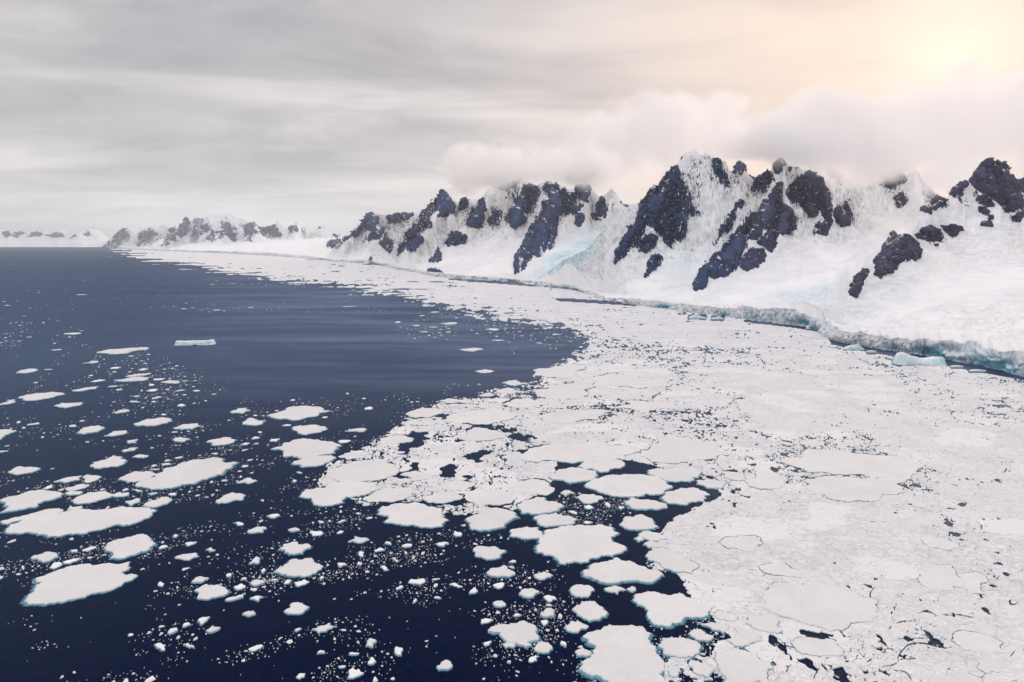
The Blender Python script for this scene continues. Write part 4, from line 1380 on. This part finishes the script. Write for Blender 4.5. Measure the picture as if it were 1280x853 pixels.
zone([(1015, 1000), (960, 853), (905, 790), (950, 770), (1010, 780), (1080, 800), (1160, 1000)], 0.84)
zone([(865, 590), (905, 575), (960, 560), (1010, 565), (1000, 600), (900, 620)], 0.88)
closed = np.where(gy < 500, blur(closed, 9), blur(closed, 4))

CEN = []
n_fl = 0
for poly, lab in FL:
    rg = np.random.default_rng(100 + n_fl)
    X, Y = sea([p[0] for p in poly], [p[1] for p in poly])
    pw = np.stack([X, Y], 1)
    my = pw[:, 1].mean()
    fp = my / FPX
    pw = fractal(pw, max(1.6 * fp, 1.0) * 1.1, 0.15, rg)
    qx, qy = world_to_px(pw[:, 0], pw[:, 1])
    ix, iy = stamp(np.stack([qx, qy], 1))
    clash = floe_mask[ix, iy].mean() if len(ix) else 0
    if clash > 0.12:
        print('overlap %.2f' % clash, lab)
    floe_mask[ix, iy] = True
    mx_, my_ = (int(np.clip(v, 0, n - 1)) for v, n in ((qx.mean() - MX0, MW), (qy.mean() - MY0, MH)))
    wet = closed[mx_, my_] < 0.90 or 'turquoise' in lab
    add_floe(pw, lab, rg.uniform(0.85, 1.25) + min(0.0006 * max(my - 600, 0), 0.8) if wet else 0.72 + np.clip(0.0004 * (my - 500), 0, 0.5), M_FLOE, rg, wet)
    CEN.append((qx.mean(), qy.mean(), lab))
    n_fl += 1

# ------------------------------------------------------------------ icebergs
def berg(px, py, wpx, depth_ratio, prof, label, seed, rot=0.0):
    """heights along the length come from prof [(0..1, metres)]; the body is a steep-sided hull"""
    x, y = sea(px, py)
    w = wpx * math.hypot(y, CAM_H) / FPX
    nu, nv = 44, 26
    u = np.linspace(-1, 1, nu)
    v = np.linspace(-1, 1, nv)
    U, V = np.meshgrid(u, v, indexing='ij')
    rr = np.abs(U) ** 3.2 + np.abs(V) ** 3.2
    top = np.interp((U + 1) / 2, [a for a, _ in prof], [b for _, b in prof])
    e = 1 - np.clip(rr, 0, 1.6)
    nz_ = fbm(U * 2.2 + seed, V * 1.8, octs=5)
    Z = top * np.clip(e * 4.5 + 0.25 * nz_, -0.2, 1) * (1 + 0.10 * nz_) * (1.0 - 0.22 * V)
    Z = np.where(rr > 1.05, -1.5, Z)
    X = U * w / 2 * (1 + 0.05 * fbm(V * 2, U * 2 + seed, octs=3))
    Y = V * w / 2 * depth_ratio * (1 + 0.15 * fbm(U * 2 + seed, 2.0, octs=3))
    me = grid_mesh('iceberg', X, Y, Z, M_BERG, {})
    o = link('iceberg', me, label=label, category='iceberg')
    o.location = (x, y, 0)
    o.rotation_euler = (0, 0, rot)
    th = np.linspace(0, 2 * math.pi, 40, endpoint=False)
    p = np.stack([np.sign(np.cos(th)) * np.abs(np.cos(th)) ** .65 * w * .5, np.sign(np.sin(th)) * np.abs(np.sin(th)) ** .65 * w * .5 * depth_ratio], 1)
    nn = p / np.hypot(p[:, 0], p[:, 1])[:, None]
    link('submerged_ledge', ledge_mesh(p, nn, np.full(40, 0.04 * w) * (1 + .4 * np.sin(th * 3 + seed))), o)
    ix, iy = stamp([(px - wpx * .55, py + 3), (px - wpx * .55, py - 4), (px + wpx * .55, py - 4), (px + wpx * .55, py + 3)])
    floe_mask[ix, iy] = True


berg(244.5, 430.5, 47, 0.42, [(0, 5), (.06, 7.5), (.2, 6.5), (.85, 7), (.95, 9), (1, 6)], 'flat-topped tabular iceberg with blue side alone on the grey sea', 3.0, R(6))
berg(1148, 455, 60, 0.42, [(0, 5), (.12, 19), (.3, 13), (.55, 8), (.8, 13), (.92, 12), (1, 5)], 'pale blue saddle-shaped iceberg lying off the glacier front', 9.0, R(-10))
berg(1067, 437, 24, 0.5, [(0, 2), (.35, 8), (.6, 9), (1, 2)], 'small white domed iceberg beside the saddle-shaped one', 14.0, R(-8))
berg(1089, 440.5, 13, 0.4, [(0, 2), (.5, 3.5), (1, 2)], 'tiny flat berg fragment between the dome and the saddle-shaped iceberg', 17.0)
berg(872, 398, 22, 0.5, [(0, 3), (.3, 9), (.6, 6), (1, 2)], 'small white iceberg grounded below the twin peaks', 21.0)
berg(897, 399, 16, 0.5, [(0, 2), (.5, 7), (1, 2)], 'smaller of two white icebergs below the twin peaks', 25.0)
berg(1016, 411, 17, 0.55, [(0, 4), (.4, 11), (.8, 8), (1, 3)], 'blue-white iceberg at the mouth of the ice-cliff inlet', 29.0)
berg(1196, 459, 16, 0.4, [(0, 1.5), (.5, 3), (1, 1.5)], 'low ice fragment in the dark lead past the saddle-shaped iceberg', 33.0)
berg(1222, 464, 20, 0.4, [(0, 1.2), (.5, 2.5), (1, 1.2)], 'low long ice fragment at the dark lead by the blue grotto', 37.0)
print('floes', n_fl, '%.1f s' % (time.time() - T0))

cracky = np.zeros((MW, MH))
for poly, amt in (([(690, 560), (610, 520), (680, 500), (688, 482), (676, 466), (640, 478), (605, 490), (545, 502), (510, 520), (478, 545), (440, 560), (405, 585), (395, 610), (450, 632), (480, 632), (560, 648), (640, 645), (690, 605)], 0.72),
                  ([(960, 770), (1060, 760), (1180, 740), (1900, 730), (1900, 960), (960, 960)], 0.33), ([(850, 640), (960, 600), (1000, 700), (960, 770), (880, 740), (815, 690)], 0.25),
                  ([(690, 450), (900, 450), (960, 520), (900, 590), (760, 575), (680, 520)], 0.2), ([(960, 540), (1080, 540), (1100, 650), (980, 650)], 0.15)):
    ix, iy = stamp(poly)
    cracky[ix, iy] = amt
cracky = blur(cracky, 12)
# leads of open water under the glacier front
lead = np.zeros((MW, MH))
for poly in ([(1030, 416), (1040, 431), (1070, 438), (1115, 446), (1182, 458), (1225, 466), (1285, 477), (1480, 536), (1650, 592), (1900, 678), (2300, 815), (2300, 770), (1480, 515), (1175, 440), (1036, 420)],
             [(690, 374), (720, 374), (790, 379), (800, 384), (780, 382), (700, 377)], [(930, 400), (1000, 408), (1034, 414), (1034, 417), (990, 410), (930, 403)],
             [(560, 348), (660, 354), (700, 360), (660, 358), (560, 350)]):
    ix, iy = stamp(poly)
    lead[ix, iy] = 1
lead = blur(lead, 1)
WX, WY = sea(gx + 0.0, gy + 0.0)
foot = WY ** 2 / (CAM_H * FPX)                      # depth of ground one row covers
fm = blur(floe_mask.astype(float), 1)
sh_y = np.interp(WX / WY, SK, SYY, left=1e9, right=SYY[-1])


def crack_field(X, Y, ft, closed, cracky):
    """positive on ice, negative in cracks and holes"""
    val = np.full(X.shape, 9.0)
    loose = 1 - closed
    gate0 = fbm(X / 230, Y / 330, 3.1, octs=5)
    big_e, _ = cells((X + 60 * fbm(X / 120, Y / 120, 21.0, octs=4)) / 150, (Y + 60 * fbm(X / 120, Y / 120, 27.0, octs=4)) / 190, 91)
    gate0 = gate0 * 0.8 + 0.75 * np.exp(-(big_e / 0.13) ** 2) - 0.12
    for i, sc in enumerate((300.0, 90.0, 36.0, 14.0, 6.0)):
        s = ft / sc < 1.6                       # pieces too small to resolve at this distance merge
        x, y, f, lo = X[s], Y[s], ft[s], loose[s]
        wxx = x + sc * 0.30 * fbm(x / (0.7 * sc), y / (0.7 * sc), 1.0 + i, octs=4)
        wyy = y + sc * 0.30 * fbm(x / (0.7 * sc), y / (0.7 * sc), 7.0 + i, octs=4)
        e, cid = cells(wxx / sc, wyy / sc, 40 + i)
        gate = fbm(x / (2.6 * sc), y / (2.6 * sc), 11.0 + i, octs=3) + 0.9 * gate0[s] - (0.75 if sc > 80 else 0.27) + 2.1 * lo + cracky[s] * (1.0 if sc < 80 else 0.4)
        wid = np.maximum(sc * (0.013 if sc > 80 else 0.020), 0.25 * np.minimum(f, sc)) * np.clip(gate, -1, 1.6)
        fade = sstep(0.75, 1.6, f / sc)
        v = (e * sc - wid) / (0.10 * sc) + fade * 6
        # in loose pack whole pieces are missing
        miss = ((cid * 7919) % 1009) / 1009.0 < np.clip(lo * 1.15 - 0.12, 0, 1) * (0.9 if sc < 50 else 0.0)
        v = np.where(miss & (fade < .8), -np.clip(e * 8, 0.05, 1), v)
        val[s] = np.minimum(val[s], v)
    s = ft < 9
    val[s] = np.minimum(val[s], (0.95 - 0.6 * loose[s] - 0.55 * gate0[s] - fbm(X[s] / 9, Y[s] / 14, 2.0, octs=3)) * 4)
    for L, off, amp in ((30.0, 47.0, 0.9), (13.0, 53.0, 0.55)):
        s = ft / L < 1.3
        x, y, f = X[s], Y[s], ft[s]
        ra, rb = x * .83 + y * .56, y * .83 - x * .56
        nl_ = np.abs(fbm(ra / (2.2 * L), rb / L, off, octs=2, gain=.4)) * L
        gt = fbm(ra / (0.9 * L), rb / (0.7 * L), off + 3, octs=3) + 0.55 * gate0[s] - 0.48 + 0.75 * cracky[s] + 0.4 * loose[s]
        w_ = np.maximum(amp * 0.9, 0.22 * np.minimum(f, L)) * np.clip(gt * 2.0, -1, 0.7)
        val[s] = np.minimum(val[s], (nl_ - w_) / (0.06 * L) + 6 * sstep(0.6, 1.3, f / L))
    streaky = fbm(X / 900, Y / 260, 6.0, octs=6, gain=.62)
    return np.minimum(val, (closed - 0.42 - (0.22 + 0.22 * sstep(15, 60, ft)) * streaky - 0.16 * sstep(4, 25, ft) * fbm(X / 240, Y / 160, 16.0, octs=5, gain=.6)) * 7)


val = np.full((MW, MH), -1.0)
sel = (closed > 0.02) & (WY < sh_y + 45 + foot) & (lead < 0.9)      # not in open water, not under the land
val[sel] = crack_field(WX[sel], WY[sel], foot[sel], closed[sel], cracky[sel])
val = np.minimum(val, (0.45 - lead) * 6)
gap = fbm(WX / (30 + foot), WY / (30 + foot), 5.0, octs=3)
val = np.minimum(val, (0.34 + 0.34 * sstep(0.1, -0.5, gap) * sstep(0.4, 0.9, closed) - 0.30 * cracky / 0.55 * sstep(0.0, 0.45, gap) - fm) * 6)
val = np.where(WY > sh_y + 40 + foot, -1, val)
val = np.clip(val, -1, 1)
print('pack field %.1f s' % (time.time() - T0))


def contour_sheet(name, val, z, mat):
    """flat sheet with its edges cut along val = 0 and walls down to the water"""
    zt = np.full((MW, MH), z) + np.clip(0.0004 * (WY - 500), 0, 0.5)
    P = np.stack([WX, WY, zt], -1)
    s = val > 0
    code = s[:-1, :-1] * 1 + s[1:, :-1] * 2 + s[1:, 1:] * 4 + s[:-1, 1:] * 8
    V, F3 = [], []
    nv = 0
    loops, totals = [], []

    def emit(poly_pts):
        nonlocal nv
        k, n = len(poly_pts), len(poly_pts[0])
        if n == 0:
            return
        V.append(np.stack(poly_pts, 1).reshape(-1, 3))
        loops.append(np.arange(nv, nv + n * k))
        totals.append(np.full(n, k))
        nv += n * k
    # full cells, merged into runs along each row
    full = code == 15
    for j in range(MH - 1):
        c = np.concatenate([[0], full[:, j].astype(np.int8), [0]])
        d = np.diff(c)
        a, b = np.nonzero(d == 1)[0], np.nonzero(d == -1)[0]
        if len(a):
            emit([P[a, j], P[a, j + 1], P[b, j + 1], P[b, j]])
    off = [(0, 0), (1, 0), (1, 1), (0, 1)]
    for cd in range(1, 15):
        i, j = np.nonzero(code == cd)
        if not len(i):
            continue
        pts, vals = [], []
        for a, b in off:
            pts.append(P[i + a, j + b])
            vals.append(val[i + a, j + b])

        def edge(q):
            a, b = q, (q + 1) % 4
            t = np.clip(vals[a] / (vals[a] - vals[b] + 1e-12), 0.02, 0.98)[:, None]
            return pts[a] + (pts[b] - pts[a]) * t
        on = [bool(cd >> q & 1) for q in range(4)]
        groups = [[q for q in range(4) if on[q]]] if cd not in (5, 10) else [[q] for q in range(4) if on[q]]
        for grp in groups:
            ring, walls = [], []
            for q in range(4):
                nx = (q + 1) % 4
                inq, inn = q in grp, nx in grp
                if inq:
                    ring.append(pts[q])
                if inq != inn:
                    ring.append(edge(q))
                    walls.append((len(ring) - 1, inq))
            emit(ring[::-1])
            # the cut runs from the edge where we leave to the edge where we come back
            a = [w for w, l in walls if l][0]
            b = [w for w, l in walls if not l][0]
            lo = np.array([1, 1, 0])
            emit([ring[a], ring[b], ring[b] * lo, ring[a] * lo])
    tot = np.concatenate(totals)
    st = np.concatenate([[0], np.cumsum(tot)[:-1]])
    return mesh_np(name, np.concatenate(V), np.concatenate(loops), st, tot, mat)


me = contour_sheet('pack_ice', val, 0.55, M_BRASH)
link('pack_ice', me, kind='stuff', label='close-packed white brash and small floes cracked by thin dark leads', category='pack ice')
print('pack faces', len(me.polygons), '%.1f s' % (time.time() - T0))

# ------------------------------------------------------------------ drifting chunks in the open water
occ = floe_mask | (val > 0)
occ_d = blur(occ.astype(float), 1) > 0.12
dens = np.full((MW, MH), 0.0)


def dz(poly, v):
    ix, iy = stamp(poly)
    dens[ix, iy] = v


dz([(-260, 395), (60, 395), (300, 500), (420, 520), (500, 500), (560, 500), (480, 545), (400, 590), (380, 625), (470, 640), (560, 655), (640, 670), (720, 710), (850, 730), (960, 853), (1000, 960), (-260, 960)], 0.50)
dz([(-130, 395), (0, 395), (110, 425), (180, 440), (300, 500), (240, 520), (100, 490), (-130, 500)], 0.8)
dz([(0, 500), (250, 520), (160, 560), (0, 585)], 0.28)
dz([(200, 540), (300, 545), (320, 590), (290, 645), (180, 645), (0, 660), (-60, 640), (100, 600)], 1.0)
dz([(300, 590), (420, 600), (470, 650), (330, 660)], 0.6)
dz([(190, 640), (420, 640), (430, 740), (200, 730)], 0.75)
dz([(430, 660), (600, 660), (700, 760), (690, 800), (560, 800), (430, 740)], 0.9)
dz([(640, 640), (700, 600), (760, 605), (800, 640), (770, 660), (700, 655)], 2.2)
dz([(800, 700), (880, 740), (920, 800), (960, 880), (820, 880), (830, 780), (840, 740)], 1.0)
dz([(0, 780), (200, 770), (420, 790), (420, 960), (-260, 960)], 0.55)
dz([(420, 800), (720, 800), (720, 900), (420, 900)], 0.35)
dz([(270, 500), (420, 505), (500, 490), (600, 480), (560, 500), (480, 545), (420, 520)], 0.45)
dz([(520, 388), (620, 400), (720, 425), (680, 435), (560, 430), (500, 405)], 1.8)
dens = blur(dens, 7)
far_st = np.exp(-((gy - 386 - 0.00 * gx) / 3.0) ** 2) * ((gx > 180) & (gx < 560)) * 0.6 + np.exp(-((gy - (352 + 0.055 * (gx - 260))) / 2.5) ** 2) * ((gx > 270) & (gx < 560)) * 0.5
dens += far_st + 0.035 * ((gy < 400) & (gy > 318))
cl1 = fbm((WX * .9 + WY * .35) / (75 + 3.0 * foot), (WY * .9 - WX * .35) / (30 + 4 * foot), 9.0, octs=5, gain=.62)
clump = np.clip(0.2 + 2.0 * cl1, 0.02, 3.0) ** 1.25
dens = dens * clump * (~occ_d) * (closed < 0.7)
dens[WY > sh_y - 100] = 0
rc = np.random.default_rng(55)
pr = dens.ravel() / dens.sum()
NCH = 17000
pick = rc.choice(len(pr), NCH, p=pr)
cpx = gx.ravel()[pick] + rc.uniform(-.5, .5, NCH)
cpy = gy.ravel()[pick] + rc.uniform(-.5, .5, NCH)
wpx = np.clip(0.95 * (1 - rc.uniform(0, 1, NCH)) ** -0.60, 1.0, 15)
wpx *= np.interp(cpy, [311, 400, 600, 853], [1.5, 1.15, 1.0, 1.15])
order = np.argsort(-wpx)
occ2 = occ.copy()
spots = []
for c in order:
    w = wpx[c]
    x, y = cpx[c] - MX0, cpy[c] - MY0
    hw = w * 0.55
    sl = (WY.ravel()[pick[c]])
    hh = max(hw * CAM_H / math.hypot(sl, CAM_H), 0.6)
    x0, x1, y0, y1 = int(max(x - hw - .5, 0)), int(x + hw + 1.5), int(max(y - hh - .5, 0)), int(y + hh + 1.5)
    if occ2[x0:x1, y0:y1].any() and w > 1.4:
        continue
    if w > 1.4:
        occ2[x0:x1, y0:y1] = True
    spots.append(c)
print('chunks', len(spots), '%.1f s' % (time.time() - T0))


def chunk_outline(c, rg, n):
    x, y = sea(cpx[c], cpy[c])
    w = wpx[c] * math.hypot(y, CAM_H) / FPX
    th = np.sort(rg.uniform(0, 2 * math.pi, n)) * 0.5 + np.linspace(0, 2 * math.pi, n, endpoint=False) * 0.5
    r = rg.uniform(0.45, 1.2, n)
    a = rg.uniform(0.75, 1.25)
    el_ = rg.uniform(0, math.pi)
    q = np.stack([np.cos(th) * r, np.sin(th) * r * rg.uniform(.3, .95)], 1)
    rot = np.array([[math.cos(el_), -math.sin(el_)], [math.sin(el_), math.cos(el_)]])
    return np.array([x, y]), (q @ rot.T) * w * 0.5 * a, w


BIG = 300 - n_fl - 12
SHORT = {}
for _, _, lab in CEN:
    w = re.split(r",| with | in | of | at | by | cut | above | below | beside | beyond | between | just | under | off | on | to | next | standing | among | tucked | lying | wedged | pressed | drifting | hugging | floating | touching | short | trailing | behind | along | from | inside | and | low | amid | alone | peppered | stuck | closing | farther | before | crossing | deep | joined | bounding | squeezed | leading | outlined | over | fitted | ringed | close | directly | near | across | adrift | afloat | itself ", lab)[0]
    SHORT[lab] = w
dup = {v for v in SHORT.values() if list(SHORT.values()).count(v) > 1}
CENU = [c for c in CEN if SHORT[c[2]] not in dup and len(SHORT[c[2]].split()) >= 3 and 'cake' not in SHORT[c[2]]]
ORD = 'first second third fourth fifth sixth seventh eighth ninth tenth eleventh twelfth thirteenth fourteenth fifteenth'.split()


def name_pieces(rows):
    """rows of (px, py, width, elongation, object): say which traced floe each drifts by"""
    bucket = {}
    for (x, y, w, el_, o) in rows:
        cx, cy_, lab = min(CENU, key=lambda c: math.hypot(c[0] - x, 1.8 * (c[1] - y)))
        rel = 'beside' if abs(y - cy_) < 7 else ('above' if y < cy_ else 'below')
        shape = 'slender' if el_ < 0.5 else ('oblong' if el_ < 0.75 else 'stubby')
        bucket.setdefault((SHORT[lab], rel), []).append((math.hypot(cx - x, cy_ - y), shape, o))
    for (sh, rel), lst in bucket.items():
        lst.sort(key=lambda r: r[0])
        for k, (_, shape, o) in enumerate(lst):
            n_ = '' if len(lst) == 1 else ', the %s one away from it' % ORD[min(k, 14)]
            o['label'] = 'small %s drift piece %s the %s%s' % (shape, rel, sh, n_)


nb = 0
PIECES = []
co_, lp_, tt_ = [], [], []
nvv = 0
for c in spots:
    rg = np.random.default_rng(5000 + int(c))
    if nb < BIG and -10 < cpx[c] < 1290 and cpy[c] < 850:
        ctr, q, w = chunk_outline(c, rg, 8)
        q = fractal(q, max(w * 0.10, 0.4), 0.11, rg)
        o = add_floe(q + ctr, '', rg.uniform(0.5, 0.95) + min(0.0004 * ctr[1], 0.6), M_CHUNK, rg, True, 'small pieces of drift ice in the open water')
        sv = np.linalg.svd(q - q.mean(0), compute_uv=False)
        PIECES.append((cpx[c], cpy[c], w, sv[1] / sv[0], o))
        nb += 1
        continue
    n = 7
    ctr, q, w = chunk_outline(c, rg, n)
    h = min(0.28 + 0.16 * w, 1.1) * rg.uniform(0.7, 1.3)
    z1 = h * rg.uniform(.55, .95, n)
    co_ += [np.column_stack([q * 0.82 + ctr, z1]), np.column_stack([q + ctr, np.full(n, -0.1)]), [[ctr[0] + rg.normal() * w * .08, ctr[1] + rg.normal() * w * .08, h]]]
    for i in range(n):
        j = (i + 1) % n
        lp_ += [nvv + i, nvv + j, nvv + 2 * n, nvv + i, nvv + n + i, nvv + n + j, nvv + j]
        tt_ += [3, 4]
    nvv += 2 * n + 1
name_pieces(PIECES)
tot = np.array(tt_)
me = mesh_np('brash_ice', np.concatenate(co_), lp_, np.concatenate([[0], np.cumsum(tot)[:-1]]), tot, M_CHUNK)
link('brash_ice', me, kind='stuff', label='crumbs of white brash ice scattered over the dark water', category='brash ice')
print('big', nb, 'ice %.1f s' % (time.time() - T0))

# ------------------------------------------------------------------ haze over the whole coast
top = float(max(GZ.max(), DZ.max())) + 60.0
hx0, hx1, hy0, hy1, hz0 = -SEA_X - 500, SEA_X + 500, SEA_Y0 - 500, SEA_Y1 + 500, -12.0
co = [(x, y, z) for z in (hz0, top) for y in (hy0, hy1) for x in (hx0, hx1)]
m, q, out = material('haze')
pv = q.n('ShaderNodeVolumePrincipled')
q.set(pv, 'Color', (0.86, 0.93, 1.0, 1))
q.set(pv, 'Density', 1.7e-5)
q.set(pv, 'Anisotropy', 0.4)
q.set(out, 'Volume', pv.outputs[0])
me = mesh_lists('haze', co, [(0, 2, 3, 1), (4, 5, 7, 6), (0, 1, 5, 4), (2, 6, 7, 3), (0, 4, 6, 2), (1, 3, 7, 5)], m)
link('haze', me, kind='stuff', label='thin pale haze over the sea and mountains')


# ------------------------------------------------------------------ cloud lying on the summits
def mat_cloud(name, D, s, thr):
    m, q, out = material(name)
    tcn = q.n('ShaderNodeTexCoord')
    ob = tcn.outputs['Object']
    geo = q.n('ShaderNodeNewGeometry')
    r = q.vm('LENGTH', ob).outputs['Value']
    nz = q.noise(geo.outputs['Position'], s, 5, 0.58, 0.0)
    f = q.m('ADD', q.m('MULTIPLY', q.m('SUBTRACT', 1.0, r), 1.5), q.m('MULTIPLY', q.m('SUBTRACT', nz, 0.5), 3.8))
    edge = q.mr(r, 0.78, 1.0, 1.0, 0.0, True)
    d = q.m('MULTIPLY', q.mr(f, thr, thr + 0.55, 0.0, D, True), edge)
    pv = q.n('ShaderNodeVolumePrincipled')
    q.set(pv, 'Color', (1.0, 0.985, 0.98, 1))
    q.set(pv, 'Density', d)
    q.set(pv, 'Anisotropy', 0.2)
    q.set(out, 'Volume', pv.outputs[0])
    return m


MC = mat_cloud('cloud_vapour', 0.0075, 0.0036, 0.32)
th_n, ph_n = 24, 14
sph_co = [(0, 0, 1)] + [(math.sin(math.pi * b / ph_n) * math.cos(2 * math.pi * a / th_n), math.sin(math.pi * b / ph_n) * math.sin(2 * math.pi * a / th_n), math.cos(math.pi * b / ph_n))
                        for b in range(1, ph_n) for a in range(th_n)] + [(0, 0, -1)]
sph_f = [(0, 1 + a, 1 + (a + 1) % th_n) for a in range(th_n)]
for b in range(ph_n - 2):
    for a in range(th_n):
        i, j = 1 + b * th_n + a, 1 + b * th_n + (a + 1) % th_n
        sph_f.append((i, i + th_n, j + th_n, j))
lastv = len(sph_co) - 1
sph_f += [(lastv, 1 + (ph_n - 2) * th_n + (a + 1) % th_n, 1 + (ph_n - 2) * th_n + a) for a in range(th_n)]
CLOUDS = [
    (1230, 145, 3400, 190, 74, 550, MC), (1025, 160, 2950, 125, 60, 330, MC), (1115, 182, 3200, 130, 50, 320, MC), (1340, 170, 2900, 120, 84, 450, MC),
    (835, 168, 4000, 150, 58, 450, MC), (750, 208, 4500, 90, 36, 330, MC), (645, 210, 4950, 112, 34, 300, MC), (592, 212, 5250, 62, 38, 280, MC),
    (965, 182, 2740, 75, 34, 180, MC), (915, 184, 3000, 62, 22, 140, MC), (1180, 222, 2700, 85, 36, 260, MC), (1060, 200, 3500, 100, 40, 300, MC),
    (1005, 184, 2560, 95, 38, 160, MC), (690, 214, 4400, 80, 22, 220, MC), (1120, 205, 2800, 90, 34, 220, MC), (1085, 192, 2900, 110, 36, 240, MC),
]
for (px, py, Y, hw, hh, dep, mt) in CLOUDS:
    me = mesh_lists('cloud', sph_co, sph_f, mt, True)
    x, y, z = at(px, py, Y)
    o = link('cloud', me, kind='stuff', label='bank of pale cloud resting on the mountain tops')
    o.location = (x, y, z)
    o.scale = (hw * Y / FPX, dep, hh * Y / FPX)

print('script %.1f s' % (time.time() - T0))
